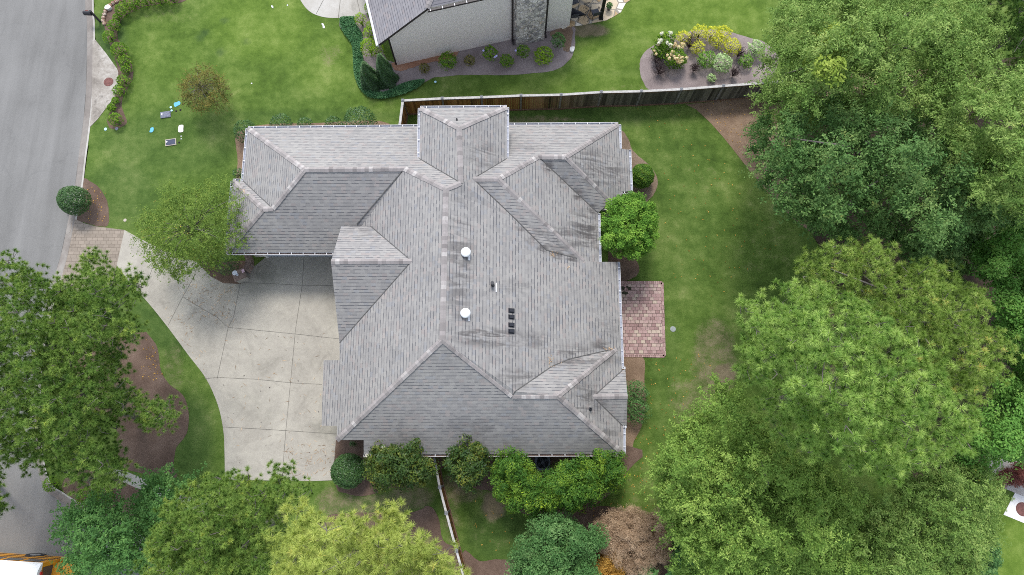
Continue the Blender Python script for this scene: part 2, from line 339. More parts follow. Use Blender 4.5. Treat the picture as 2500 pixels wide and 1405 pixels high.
# ------------------------------------------------------------------ palettes
L3 = lambda d, m, l, x=None: [(0., d), (.45, m), (.85, l)] + ([(1., x)] if x else [])
LM = {
 'oak': m_leaf('oak_leaves', L3((.034, .082, .022), (.07, .135, .038), (.14, .205, .064), (.25, .28, .08))),
 'oak_light': m_leaf('willow_oak_leaves', L3((.055, .11, .022), (.115, .185, .042), (.21, .275, .08), (.32, .33, .10))),
 'oak_olive': m_leaf('olive_oak_leaves', L3((.055, .11, .02), (.115, .19, .036), (.22, .298, .068), (.36, .4, .11))),
 'yellow_green': m_leaf('yellow_green_leaves', L3((.06, .1, .014), (.13, .19, .028), (.23, .28, .055), (.34, .3, .07))),
 'maple': m_leaf('maple_leaves', L3((.035, .085, .025), (.065, .15, .04), (.12, .22, .06))),
 'maple_bright': m_leaf('bright_maple_leaves', L3((.04, .11, .02), (.085, .19, .035), (.16, .27, .06), (.28, .28, .06))),
 'pine': m_leaf('pine_needles', L3((.058, .122, .026), (.145, .238, .05), (.31, .405, .115)), .25),
 'pine_brown': m_leaf('browning_pine_needles', L3((.07, .12, .025), (.15, .225, .045), (.29, .36, .1), (.5, .31, .1)), .25),
 'pine_dark': m_leaf('dark_pine_needles', L3((.035, .08, .018), (.09, .155, .03), (.19, .265, .06), (.29, .33, .06)), .2),
 'pine_yellow': m_leaf('yellow_green_pine_needles', L3((.10, .14, .03), (.24, .29, .065), (.37, .40, .11), (.47, .36, .10)), .2),
 'magnolia': m_leaf('magnolia_leaves', L3((.012, .032, .012), (.036, .066, .014), (.115, .125, .018), (.27, .18, .03)), .12, .4, .18),
 'holly': m_leaf('evergreen_leaves', L3((.018, .06, .012), (.05, .115, .016), (.13, .20, .02), (.36, .44, .03)), .2, .5, .15),
 'dark_shrub': m_leaf('boxwood_leaves', L3((.014, .042, .012), (.032, .08, .02), (.07, .13, .035)), .18, .4, .4),
 'mid_shrub': m_leaf('shrub_leaves', L3((.025, .065, .008), (.065, .14, .012), (.16, .25, .02), (.3, .38, .04))),
 'lime': m_leaf('lime_shrub_leaves', L3((.06, .12, .006), (.13, .23, .012), (.24, .34, .03))),
 'round_tree': m_leaf('laurel_leaves', L3((.032, .092, .014), (.08, .175, .024), (.18, .295, .045))),
 'gold': m_leaf('gold_shrub_leaves', L3((.16, .18, .015), (.36, .38, .03), (.52, .48, .06))),
 'sage': m_leaf('variegated_leaves', L3((.09, .16, .06), (.22, .32, .13), (.44, .50, .30))),
 'blue_green': m_leaf('blue_green_leaves', L3((.024, .066, .018), (.054, .122, .036), (.12, .2, .07))),
 'ivy': m_leaf('groundcover_leaves', L3((.018, .06, .024), (.045, .12, .048), (.09, .18, .08))),
 'dead': m_leaf('dry_tan_twigs', L3((.12, .08, .05), (.26, .18, .118), (.42, .315, .215)), .15),
 'orange': m_leaf('rusty_orange_leaves', L3((.15, .08, .02), (.34, .19, .04), (.48, .29, .07)), .25),
 'brown_leaf': m_leaf('brown_autumn_leaves', L3((.045, .055, .02), (.10, .10, .03), (.19, .15, .035), (.32, .19, .04)), .2),
 'dark_red': m_leaf('dark_red_leaves', L3((.05, .018, .018), (.13, .045, .04), (.22, .08, .06)), .2),
 'twig_dark': m_leaf('dark_twigs', L3((.025, .018, .02), (.06, .045, .045), (.11, .085, .08)), .0),
 'myrtle': m_leaf('myrtle_leaves', L3((.04, .08, .018), (.09, .145, .026), (.165, .22, .045), (.34, .17, .05))),
 'broad': m_leaf('broad_pale_leaves', L3((.07, .17, .05), (.15, .32, .10), (.28, .46, .18))),
 'bloom': m_leaf('cream_hydrangea_blooms', L3((.50, .46, .26), (.68, .66, .42), (.80, .78, .6)), .2),
 'bloom_tan': m_leaf('faded_hydrangea_blooms', L3((.35, .22, .12), (.50, .36, .20), (.62, .55, .32)), .2),
}
BARK = m_bark('bark'); BARK_G = m_bark('grey_bark', (.15, .135, .12))

# ------------------------------------------------------------------ foliage
def unit(v): return v / (np.linalg.norm(v, axis=1, keepdims=True) + 1e-9)
def leaves(c, dirs, L, Wd, tint, flat=.5, rnd=.7):
    n = len(c); nrm = unit(dirs * (1 - flat) + np.array([0, 0, 1.]) * flat + RNG.normal(0, rnd, (n, 3)) * .6)
    t = unit(np.cross(nrm, RNG.normal(0, 1, (n, 3)))); b = np.cross(nrm, t)
    l = L * RNG.uniform(.5, 1.55, (n, 1)); w_ = Wd * RNG.uniform(.7, 1.25, (n, 1))
    v = np.stack([c - t * l * .5, c + b * w_ * .5 - t * l * .08, c + t * l * .5, c - b * w_ * .5 - t * l * .08], 1).reshape(-1, 3)
    return v, np.repeat(tint, 4)
def needles(c, ax, n, L, Wd, tint):
    m = len(c); d = unit(np.repeat(ax, n, 0) * .75 + RNG.normal(0, 1, (m * n, 3)) * .62); cc = np.repeat(c, n, 0)
    side = unit(np.cross(d, RNG.normal(0, 1, (m * n, 3)))); l = L * RNG.uniform(.75, 1.1, (m * n, 1)); droop = np.array([0, 0, -1.]) * l * .12
    v = np.stack([cc + d * l * .06 - side * Wd * .5, cc + d * l * .06 + side * Wd * .5, cc + d * l + droop], 1).reshape(-1, 3)
    return v, np.repeat(np.clip(np.repeat(tint, n) + RNG.normal(0, .1, m * n), 0, 1), 3)
def sample_px(poly, n):
    poly = np.asarray(poly, float); lo, hi = poly.min(0), poly.max(0); bb = (hi - lo).prod(); x, y = poly[:, 0], poly[:, 1]
    ar = abs(np.dot(x, np.roll(y, 1)) - np.dot(y, np.roll(x, 1))) / 2; s = math.sqrt(ar / n)
    gx, gy = np.meshgrid(np.arange(lo[0], hi[0] + s, s), np.arange(lo[1], hi[1] + s, s)); q = np.stack([gx.ravel(), gy.ravel()], 1)
    q += RNG.uniform(-.55, .55, q.shape) * s; return q[inpoly(q, poly)], ar
def crown_pts(poly, zt, ze, r, per_m2, rough=.6, layers=3, R=None):
    """boughs sit on a bumpy dome whose outline is poly (ze at the rim, zt on top); leaf clumps sit on each bough's upper side"""
    poly = spline(poly, 3); zm = (zt + ze) / 2; mpp = (H - zm) / F * 1.04; x, y = poly[:, 0], poly[:, 1]; R = R or r * 2.0
    ar = abs(np.dot(x, np.roll(y, 1)) - np.dot(y, np.roll(x, 1))) / 2 * mpp * mpp; C = []
    for k in range(layers):
        n = max(4, int(ar / (R * R) * (1.15, .8, .6, .5)[k])); q, _ = sample_px(poly, n); ed = edgedist(q, poly)
        keep = ed > R / mpp * (.12 + .4 * RNG.random(len(q))); q, ed = q[keep], ed[keep]
        if not len(q): continue
        d = np.clip(ed / max(ed.max(), 1e-6), 0, 1); prof = np.sqrt(np.clip(1 - (1 - d) ** 2, 0, 1))
        z = ze + (zt - ze) * prof * (1 - .2 * k) + RNG.normal(0, rough, len(q)) - k * R * .75; z = np.maximum(z, ze * .45); B0 = PV(q, z)
        m = max(3, int(per_m2 * R * R * 1.6)); dr = unit(RNG.normal(0, 1, (len(q), m, 3)) * [1, 1, .8] + [0, 0, .45]); Rs = R * RNG.uniform(.45, 1.2, (len(q), 1, 1)) * np.where(RNG.random((len(q), m, 1)) < .14, RNG.uniform(1.1, 1.6, (len(q), m, 1)), 1.)
        c = B0[:, None, :] + dr * Rs * RNG.uniform(.45, 1., (len(q), m, 1)) * [1, 1, .75]; c = c.reshape(-1, 3); C.append(c[c[:, 2] > .15])
    C = np.concatenate(C); crown_pts.area = ar; qq = to_px(C); ok = inpoly(qq, poly) & (edgedist(qq, poly) > r * .3 / mpp); return C[ok]
def trunk_mesh(base, C, r0, n_limb=9, zc=None):
    mb = MB(); cen = C.mean(0); top = np.array([cen[0], cen[1], np.percentile(C[:, 2], 70)]); base = np.array(base, float)
    pts = [base + (top - base) * t + np.array([math.sin(t * 5), math.cos(t * 4) - 1., 0]) * r0 * .3 for t in (0, .25, .5, .75, 1)]
    mb.tube(pts, [r0 * 1.25, r0, r0 * .8, r0 * .55, r0 * .2], 8)
    for i in RNG.choice(len(C), min(n_limb, len(C)), replace=False):
        t = RNG.uniform(.4, .85); s = base + (top - base) * t; e = C[i]; m_ = (s + e) / 2 + np.array([0, 0, .15 * np.linalg.norm(e - s)])
        mb.tube([s, m_, e], [r0 * .38, r0 * .24, r0 * .06], 5)
    return mb
def broad_tree(name, poly, zt, ze, base_px, leaf, pal, label, cat='tree', group=None, R=None, r=.6, per=2.2, k=70, lw=(.11, .06), r0=.2, rough=.6, layers=3, bark=None, flat=.5, limbs=10, lai=8., spray=None):
    C = crown_pts(poly, zt, ze, r, per, rough, layers, R)
    base = P(*base_px, 0.) if base_px is not None else np.array([C[:, 0].mean(), C[:, 1].mean(), 0])
    rt = root(name, base, label, cat, group); n = len(C); k = max(12, int(lai * crown_pts.area / (n * lw[0] * lw[1] * .5))); d = unit(RNG.normal(0, 1, (n * k, 3)) + np.array([0, 0, .35]))
    rr = np.repeat(r * RNG.uniform(.65, 1.25, n), k)[:, None] * (.35 + .65 * RNG.random((n * k, 1)) ** .55)
    # every clump is a few leafy sprays rather than a ball
    sp = unit(RNG.normal(0, 1, (n, 5, 3)) + np.array([0, 0, .3])); pick = sp[np.repeat(np.arange(n), k), RNG.integers(0, 5, n * k)]
    d = unit(d * .62 + pick * .9); c = np.repeat(C, k, 0) + d * rr * np.array([1.1, 1.1, .75])
    if spray:                                   # leafy twigs: leaves strung along a few drooping shoots per clump
        ln_, sd_, ns = spray; sp = unit(RNG.normal(0, 1, (n, ns, 3)) * [1, 1, .55] + [0, 0, .35]); pick = sp[np.repeat(np.arange(n), k), RNG.integers(0, ns, n * k)]
        tt_ = RNG.random((n * k, 1)); c = np.repeat(C, k, 0) + pick * tt_ * ln_ + RNG.normal(0, sd_, (n * k, 3)) * (1.15 - tt_ * .7) - np.array([0, 0, .35]) * tt_ ** 2 * ln_; d = pick
    tint = np.clip(np.repeat(RNG.beta(2, 2.4, n), k) * .6 + RNG.beta(2, 3, n * k) * .5, 0, 1)
    v, t = leaves(c, d, lw[0], lw[1], tint, flat); link('crown', arrmesh('crown', v, 4, attrs={'tint': t}), LM[pal], rt)
    trunk_mesh(base, C, r0, limbs).build('trunk', bark or BARK_G, rt, smooth=True); return rt
def pine_tree(name, poly, zt, ze, base_px, pal, label, group=None, r=.55, per=3.2, tufts=6, R=.8, nn=42, tpm=80., L=.24, Wd=.014, r0=.22, rough=.5, layers=3, bias=0.):
    C = crown_pts(poly, zt, ze, r, per, rough, layers, R); base = P(*base_px, 0.); rt = root(name, base, label, 'pine tree', group); n = len(C); k = max(2, int(tpm * crown_pts.area / n))
    d = unit(RNG.normal(0, 1, (n * k, 3)) + np.array([0, 0, .75])); c = np.repeat(C, k, 0) + d * r * RNG.uniform(.45, 1.05, (n * k, 1))
    tint = np.clip(np.repeat(RNG.beta(2, 2.2, n), k) * .6 + RNG.beta(2, 2.5, n * k) * .45 + bias, 0, 1)
    ax = unit(d + np.array([0, 0, .6])); v, t = needles(c, ax, int(nn * 1.3), L, Wd, tint); link('crown', arrmesh('crown', v, 3, attrs={'tint': t}), LM[pal], rt)
    mb = trunk_mesh(base, C, r0, 14)
    for i in range(0, n):
        if i % 3 == 0:
            for j in range(0, k, 2): mb.tube([C[i] - np.array([0, 0, .15]), c[i * k + j]], [.02, .008], 3, cap=False)
    mb.build('trunk', BARK_G, rt, smooth=True); return rt
def shrub(name, u, v, rpx, h, pal, label, cat='shrub', group=None, k=None, lw=(.07, .045), asp=1., lump=.12, conical=False, core=True):
    z = h * .5; c0 = P(u, v, z); rm = rpx * (H - z) / F * 1.03; base = np.array([c0[0], c0[1], 0])
    n = k or int(2600 * max(.12, rm * rm)); d = unit(RNG.normal(0, 1, (n, 3))); d[:, 2] = np.where(d[:, 2] < -.3, -d[:, 2], d[:, 2])
    ph = RNG.uniform(0, 6.3, (6, 2)); fr = RNG.uniform(2, 6, (6, 3)); lm = sum(np.sin(d @ fr[i] * 1.7 + ph[i, 0]) for i in range(6)) / 6
    s = (1 + lump * lm) * (.72 + .28 * RNG.random(n) ** .4)
    off = d * s[:, None] * np.array([rm, rm * asp, h * .52])
    if conical:
        t = np.clip((off[:, 2] / (h * .52) + 1) / 2, 0, 1); sc = (1.15 - .95 * t); off[:, 0] *= sc; off[:, 1] *= sc
    c = base + np.array([0, 0, h * .5]) + off; c[:, 2] = np.maximum(c[:, 2], .03)
    tint = np.clip((lm * .5 + .5) * .35 + RNG.beta(2, 2.6, n) * .7, 0, 1)
    vv, t = leaves(c, d, lw[0], lw[1], tint, .25, .7)
    rt = root(name, base, label, cat, group); link('foliage', arrmesh('foliage', vv, 4, attrs={'tint': t}), LM[pal], rt)
    mb = MB(); mb.tube([base, base + np.array([0, 0, h * .45])], [.05, .03], 5)
    if core:
        for a in range(7): an = a * .9; mb.tube([base + np.array([0, 0, .05]), base + np.array([math.cos(an) * rm * .55, math.sin(an) * rm * .55 * asp, h * .6])], [.02, .01], 4)
    mb.build('stem', BARK, rt); return rt

# ================================================================== SETTING
ROAD = [(-900, -400), (205, -400), (208, 0), (212, 50), (212, 130), (210, 220), (204, 290), (192, 380), (183, 455), (165, 545), (148, 625), (125, 700), (100, 800), (84, 920), (80, 1060), (103, 1183), (145, 1222), (200, 1256), (300, 1305), (420, 1392), (520, 1500), (560, 1700), (-900, 1700)]
KERB_IN = [(208, -300), (208, 0), (212, 50), (212, 130), (210, 220), (204, 290), (192, 380), (183, 455), (165, 545), (148, 625), (125, 700), (100, 800), (84, 920), (80, 1060), (103, 1183), (145, 1222), (200, 1256), (300, 1305), (420, 1392), (520, 1500)]
KERB_OUT = [(222, -300), (224, 0), (227, 60), (227, 140), (224, 225), (217, 300), (205, 392), (197, 458), (180, 550), (163, 632), (140, 705), (115, 803), (99, 920), (96, 1055), (116, 1172), (155, 1208), (210, 1240), (308, 1290), (430, 1377), (530, 1487)]
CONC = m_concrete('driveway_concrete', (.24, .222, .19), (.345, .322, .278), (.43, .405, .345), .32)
CONC2 = m_concrete('kerb_concrete', (.15, .132, .118), (.215, .192, .172), (.29, .27, .245), .5)
CONC3 = m_concrete('pale_concrete', (.29, .275, .245), (.38, .36, .325), (.46, .445, .415), .5)
MULCH = m_speck('pine_bark_mulch', [(.25, (.05, .032, .024)), (.48, (.118, .08, .061)), (.66, (.19, .134, .105)), (.8, (.36, .29, .235))], 26.)
MULCH_P = m_speck('grey_mulch', [(.22, (.10, .08, .078)), (.48, (.23, .19, .185)), (.66, (.34, .288, .275)), (.82, (.52, .455, .43))], 30.)
MULCH_R = m_speck('pine_straw', [(.22, (.07, .046, .032)), (.45, (.175, .118, .08)), (.64, (.29, .208, .145)), (.8, (.45, .35, .25))], 24.)
SOIL = m_speck('bare_soil', [(.22, (.07, .05, .036)), (.48, (.17, .125, .09)), (.66, (.28, .215, .16)), (.82, (.44, .37, .3))], 22., .9)
CLAY = m_speck('red_clay', [(.22, (.16, .075, .045)), (.5, (.31, .16, .10)), (.8, (.45, .29, .2))], 20.)

# ground sheet with painted-in turf condition: dead / lush / deep green
xs = np.concatenate([[-400, -150, -70], np.arange(-40, 40.01, .22), [70, 150, 400]]); ys = np.concatenate([[-400, -150, -40], np.arange(-11, 33.01, .22), [60, 150, 400]])
gx, gy = np.meshgrid(xs, ys); gv = np.stack([gx.ravel(), gy.ravel(), np.zeros(gx.size)], 1)
rp = PV([(-900, -400)] + KERB_OUT + [(560, 1700), (-900, 1700)], 0.); ins = inpoly(gv[:, :2], rp[:, :2]); gv[ins, 2] = -.22
gp = to_px(np.stack([gv[:, 0], gv[:, 1], np.zeros(len(gv))], 1)); patch = np.zeros((len(gv), 4)); patch[:, 3] = 1
def dab(ch, u, v, ru, rv, k, soft=.55):
    d = np.hypot((gp[:, 0] - u) / ru, (gp[:, 1] - v) / rv); a = np.clip((1 - d) / soft, 0, 1); patch[:, ch] = np.maximum(patch[:, ch], k * a * a * (3 - 2 * a))
for a in [(0, 1745, 885, 88, 170, .56), (0, 1768, 915, 40, 38, 1.), (0, 1690, 1000, 70, 120, .5), (0, 1650, 960, 40, 60, .4), (0, 900, 1235, 170, 60, .5), (0, 1130, 1190, 90, 60, .62), (0, 1205, 1235, 45, 55, .8), (0, 1000, 1215, 90, 50, .62),
          (0, 1100, 1260, 40, 120, .45), (0, 1200, 1310, 90, 60, .3), (0, 810, 1225, 60, 60, .55), (0, 1430, 75, 85, 26, .75), (0, 805, 135, 45, 45, .42), (0, 1270, 292, 260, 14, .55), (0, 1710, 430, 90, 60, .28), (0, 1880, 620, 140, 130, .3), (0, 1700, 650, 100, 60, .2),
          (0, 425, 890, 40, 90, .42), (0, 470, 930, 30, 60, .25), (0, 500, 1010, 40, 120, .22), (0, 1560, 1180, 80, 110, .3), (0, 640, 210, 120, 60, .14), (0, 700, 230, 90, 40, .22), (0, 420, 40, 120, 30, .32), (0, 310, 330, 130, 20, .1), (0, 860, 225, 60, 20, .2), (0, 1530, 218, 80, 22, .32), (0, 1440, 480, 0.1, 0.1, 0),
          (1, 640, 60, 190, 130, .62), (1, 800, 150, 140, 110, .4), (1, 600, 190, 150, 60, .18), (1, 420, 130, 120, 110, .22), (1, 1700, 40, 260, 120, .75), (1, 1500, 130, 130, 60, .55), (1, 1400, 205, 300, 40, .4), (1, 2440, 1330, 120, 140, 1.3), (1, 950, 240, 160, 40, .3), (1, 1560, 40, 90, 60, .6),
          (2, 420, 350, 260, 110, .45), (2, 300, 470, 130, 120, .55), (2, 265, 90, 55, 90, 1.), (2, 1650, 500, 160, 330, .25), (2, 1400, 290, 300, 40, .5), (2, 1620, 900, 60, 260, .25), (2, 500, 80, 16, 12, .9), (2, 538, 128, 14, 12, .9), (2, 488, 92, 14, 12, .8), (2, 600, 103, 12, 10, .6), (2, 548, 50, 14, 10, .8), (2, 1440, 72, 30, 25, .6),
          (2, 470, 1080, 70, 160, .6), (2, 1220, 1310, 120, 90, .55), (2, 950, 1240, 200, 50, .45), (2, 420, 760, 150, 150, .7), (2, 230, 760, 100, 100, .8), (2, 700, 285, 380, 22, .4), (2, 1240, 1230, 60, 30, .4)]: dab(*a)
nx, ny = len(xs), len(ys); I, J = np.meshgrid(np.arange(nx - 1), np.arange(ny - 1)); b0 = (J * nx + I).ravel()
idx = np.stack([b0, b0 + 1, b0 + nx + 1, b0 + nx], 1)
tag(link('lawn', arrmesh('lawn', gv, 4, idx, {'patch': patch}), m_grass()), kind='structure')
sheet('road', ROAD, -.12, m_asphalt(), smooth=False)
def strip(name, a, b, prof, mat, za=None):           # prof: (t across, z)
    a = spline(a, 5, False); b = spline(b, 5, False); mb = MB()
    rows = [[*(PV((a * (1 - t) + b * t), max(z, -.12)))] for t, z in prof]
    for i in range(len(a) - 1):
        for j in range(len(prof) - 1):
            q = [np.array(rows[j][i]), np.array(rows[j][i + 1]), np.array(rows[j + 1][i + 1]), np.array(rows[j + 1][i])]; mb.poly(q[::-1])
    return tag(mb.build(name, mat), kind='structure')
strip('kerb', KERB_IN, KERB_OUT, [(0, -.12), (.12, -.07), (.55, .0), (.8, .022), (1., .018), (1.001, -.05)], CONC2)
strip('kerb_edging', KERB_OUT, [(u + 4.5, v) if v < 700 else (u + 3, v - 3) for u, v in KERB_OUT], [(0, .012), (1, .012), (1.01, -.02)], CONC3)

# driveway: slab sheet with darker sawn joints
DRIVE = [(304, 562), (345, 585), (420, 620), (480, 640), (515, 676), (545, 692), (588, 694), (610, 660), (650, 627), (830, 627), (870, 680), (905, 800), (905, 1072), (820, 1075), (812, 1173), (765, 1175), (549, 1172), (548, 1100), (545, 1050), (532, 990), (503, 925), (458, 865), (410, 800), (362, 740), (325, 700), (285, 648)]
dq = []
for i in range(len(DRIVE)):
    a, b = np.array(DRIVE[i], float), np.array(DRIVE[(i + 1) % len(DRIVE)], float); dq += [tuple(a + (b - a) * t) for t in np.linspace(0, 1, 5)[:-1]]
# curved bottom-left edge
lo = DRIVE.index((549, 1172)); curve = spline(DRIVE[lo:] , 6, False); dq = [p for p in dq[:lo * 4]] + [tuple(p) for p in curve]
s_ = 14; gu, gv_ = np.meshgrid(np.arange(270, 920, s_), np.arange(550, 1190, s_))
bm = bmesh.new(); dw = PV(dq, .016); f = bm.faces.new([bm.verts.new(tuple(map(float, p))) for p in dw]); f.normal_update()
if f.normal.z < 0: bmesh.ops.reverse_faces(bm, faces=[f])
for k in range(1, 17):
    for ax, c in ((0, -24 + k * 1.0), (1, -2 + k * 1.0)):
        no = Vector((1, 0, 0)) if ax == 0 else Vector((0, 1, 0)); co = Vector((c, 0, 0)) if ax == 0 else Vector((0, c, 0))
        bmesh.ops.bisect_plane(bm, geom=bm.verts[:] + bm.edges[:] + bm.faces[:], plane_co=co, plane_no=no)
bmesh.ops.triangulate(bm, faces=bm.faces[:]); bmesh.ops.subdivide_edges(bm, edges=bm.edges[:], cuts=1, use_grid_fill=True)
for f in bm.faces: f.normal_update()
me = bpy.data.meshes.new('driveway'); bm.to_mesh(me); bm.free()
co = np.zeros(len(me.vertices) * 3); me.vertices.foreach_get('co', co); co = co.reshape(-1, 3); dp = to_px(co); stn_shade = np.zeros(len(co))
for u, v, ru, rv, k in [(645, 668, 60, 45, .75), (610, 700, 70, 35, .45), (760, 655, 90, 40, .15), (700, 640, 150, 26, .2), (818, 740, 30, 90, .25), (800, 1050, 60, 22, .6), (600, 980, 70, 50, .25), (640, 1010, 60, 40, .25), (420, 720, 60, 50, .22), (640, 900, 50, 30, .15), (480, 800, 90, 80, .2), (565, 705, 60, 40, .3)]:  # dabs by the garage also paint in its shade; the rest are stains
    d = np.hypot((dp[:, 0] - u) / ru, (dp[:, 1] - v) / rv); a = np.clip(1 - d, 0, 1); stn_shade = np.maximum(stn_shade, k * a * (2 - a))
at = me.attributes.new('stain_shade', 'FLOAT', 'POINT'); at.data.foreach_set('value', stn_shade.astype(np.float32))
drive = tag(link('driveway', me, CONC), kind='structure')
JOINT = plain('joint_gap', (.165, .155, .135), .9, .5, 2.)
def joint(pts, wd=.028, z=.0205):
    mb = MB(); q = PV(pts, z)
    for i in range(len(q) - 1): mb.bar(q[i], q[i + 1], wd, .004)
    return mb
jm = MB()
for pts in ([(742, 627), (738, 695), (722, 800), (709, 935), (698, 1050), (688, 1172)], [(586, 694), (570, 775), (557, 800), (530, 925)], [(500, 925), (530, 922), (620, 926), (709, 935), (786, 939)], [(560, 800), (640, 808), (722, 816), (830, 828)], [(586, 690), (680, 694), (738, 697), (812, 698)], [(546, 1043), (620, 1047), (700, 1052), (822, 1060)], [(557, 800), (530, 775), (490, 752), (446, 725)], [(478, 668), (446, 725), (410, 795)], [(372, 655), (356, 700)]):
    q = PV(pts, .0205)
    for i in range(len(q) - 1): jm.bar(q[i], q[i + 1], .022, .004)
tag(jm.build('driveway_joints', JOINT), kind='structure')
APRON = m_brickpat('stamped_concrete', .34, .22, [(0., (.21, .175, .142)), (.45, (.255, .215, .175)), (1., (.30, .252, .206))], (.165, .135, .108), .016)
sheet('driveway_apron', [(176, 532), (205, 545), (232, 553), (304, 562), (285, 648), (268, 722), (215, 712), (140, 712), (163, 632)], .014, APRON, smooth=False)
m_drain = m_concrete('stained_drain_slab', (.13, .112, .095), (.29, .262, .228), (.5, .475, .435), .85)
sheet('drain_apron', Z([(660, 290), (680, 285), (760, 385), (838, 495), (845, 520), (843, 600), (820, 690), (760, 770), (700, 850), (640, 912), (655, 790), (660, 500)], 2.927, 0, 0), .02, m_drain, smooth=False)
sheet('sidewalk', [(225, 1140), (300, 1150), (375, 1180), (440, 1203), (500, 1218), (500, 1250), (440, 1240), (375, 1225), (300, 1202), (225, 1168)], .012, CONC3)
sheet('sidewalk', [(2470, 690), (2520, 676), (2560, 676), (2560, 742), (2490, 726)], .012, CONC3, smooth=False)
sheet('concrete_pad', [(2450, 1257), (2478, 1204), (2580, 1246), (2550, 1298)], .016, m_concrete('white_slab', (.55, .53, .5), (.68, .66, .64), (.78, .77, .75), .2), smooth=False)
sheet('gravel_strip', [(2380, 1100), (2440, 1100), (2520, 1060), (2600, 1060), (2600, 1230), (2500, 1215), (2470, 1200), (2400, 1170)], .008, m_speck('pale_gravel', [(.2, (.2, .17, .15)), (.5, (.5, .46, .42)), (.8, (.7, .68, .64))], 16.))
nb_drive = sheet('neighbour_driveway', [(700, -60), (733, 0), (752, 25), (775, 38), (805, 44), (845, 43), (885, 36), (905, 20), (920, -60)], .014, CONC3)
jm = MB()
for a, b in (((800, -20), (772, 34)), ((833, -20), (826, 44)), ((868, -20), (880, 36))): jm.bar(P(*a, .0185), P(*b, .0185), .03, .004)
tag(jm.build('neighbour_driveway_joints', JOINT), kind='structure')
beds = [
 ([(203, 436), (225, 446), (245, 462), (262, 492), (266, 525), (262, 552), (235, 552), (205, 543), (178, 536), (195, 460)], MULCH),
 ([(345, 812), (362, 818), (385, 850), (393, 905), (415, 940), (446, 965), (461, 1005), (455, 1060), (430, 1095), (424, 1140), (432, 1165), (395, 1170), (340, 1155), (300, 1140), (285, 1090), (284, 1040), (270, 1015), (200, 1000), (180, 900), (250, 830)], MULCH),
 ([(252, 48), (257, 24), (275, 8), (300, -20), (460, -20), (445, 6), (400, 8), (345, 20), (305, 40), (290, 66), (288, 95), (303, 115), (318, 148), (325, 185), (312, 215), (298, 245), (300, 270), (310, 300), (290, 313), (268, 313), (262, 290), (272, 268), (276, 240), (284, 205), (288, 172), (276, 130), (262, 95), (255, 68)], MULCH),
 ([(875, 35), (892, 30), (930, 110), (962, 152), (1110, 118), (1258, 86), (1388, 56), (1404, 96), (1400, 130), (1388, 150), (1360, 170), (1320, 178), (1230, 184), (1150, 183), (1095, 187), (1060, 190), (1030, 205), (990, 222), (940, 235), (905, 230), (880, 205), (868, 170), (866, 120), (840, 75), (830, 50)], MULCH_P),
 ([(1562, 175), (1563, 150), (1572, 130), (1595, 112), (1640, 90), (1690, 76), (1740, 72), (1790, 80), (1830, 93), (1870, 106), (1900, 140), (1880, 195), (1830, 209), (1700, 216), (1595, 222), (1572, 203)], MULCH_P),
 ([(1673, 256), (1700, 268), (1735, 300), (1765, 335), (1797, 375), (1828, 415), (1875, 470), (1930, 530), (1985, 572), (2030, 600), (2030, 700), (2010, 900), (2100, 1000), (2300, 1300), (2400, 1180), (2420, 1080), (2560, 1060), (2700, 1050), (2700, 600), (2700, 150), (2400, 160), (2000, 185), (1830, 238), (1750, 249)], MULCH_R),
 ([(1505, 318), (1522, 322), (1536, 345), (1545, 368), (1575, 395), (1598, 420), (1606, 445), (1600, 468), (1585, 486), (1560, 500), (1490, 500), (1490, 330)], SOIL),
 ([(1490, 590), (1540, 622), (1560, 650), (1552, 675), (1520, 688), (1490, 690)], MULCH),
 ([(1500, 866), (1568, 870), (1573, 930), (1576, 985), (1567, 1040), (1548, 1080), (1532, 1130), (1515, 1150), (1480, 1130), (1480, 880)], MULCH_R),
 ([(812, 1085), (885, 1060), (1520, 1085), (1533, 1150), (1490, 1205), (1440, 1245), (1405, 1275), (1370, 1272), (1300, 1262), (1240, 1235), (1200, 1200), (1150, 1190), (1095, 1140), (1062, 1160), (1000, 1190), (960, 1192), (915, 1205), (880, 1212), (845, 1205), (820, 1188)], MULCH),
 ([(1128, 1350), (1170, 1370), (1210, 1366), (1268, 1360), (1300, 1300), (1390, 1262), (1440, 1240), (1500, 1240), (1620, 1290), (1700, 1330), (1750, 1500), (1120, 1500)], MULCH),
 ([(1010, 1250), (1045, 1235), (1070, 1262), (1082, 1320), (1120, 1350), (1118, 1440), (760, 1440), (735, 1330), (790, 1262), (900, 1252)], MULCH),
 ([(550, 640), (520, 632), (485, 640), (500, 668), (530, 688), (575, 698), (600, 692), (605, 640)], MULCH),
 ([(575, 330), (600, 318), (640, 305), (780, 300), (930, 296), (940, 330), (640, 350), (625, 470), (575, 480), (580, 400)], MULCH_R),
 ([(150, 1190), (205, 1140), (330, 1190), (420, 1230), (420, 1300), (300, 1280), (210, 1235)], MULCH),
]
for i, (p, m) in enumerate(beds): sheet('mulch_bed', p, .006 + .0006 * i, m, 4 if i != 5 else 1, jit=.5)
sheet('shaded_woodland_floor', [(1990, 260), (2060, 230), (2700, 180), (2700, 1030), (2420, 1090), (2380, 1170), (2300, 1290), (2110, 1010), (2040, 900), (2040, 640), (2000, 600), (1960, 520), (1940, 380)], .0205, m_speck('shade_dark_litter', [(.25, (.02, .016, .012)), (.5, (.05, .037, .027)), (.75, (.11, .08, .06))], 20.), 4)  # near-black litter colour paints in the shade between the crowns
sheet('clay_soil_strip', [(958, 160), (972, 150), (1110, 118), (1110, 140), (1080, 148), (1040, 155), (990, 172), (965, 172)], .0195, CLAY, jit=1.)
sheet('clay_soil_strip', [(1345, 80), (1392, 62), (1398, 95), (1388, 125), (1376, 122), (1372, 100), (1350, 92)], .0195, MULCH_R, jit=1.)
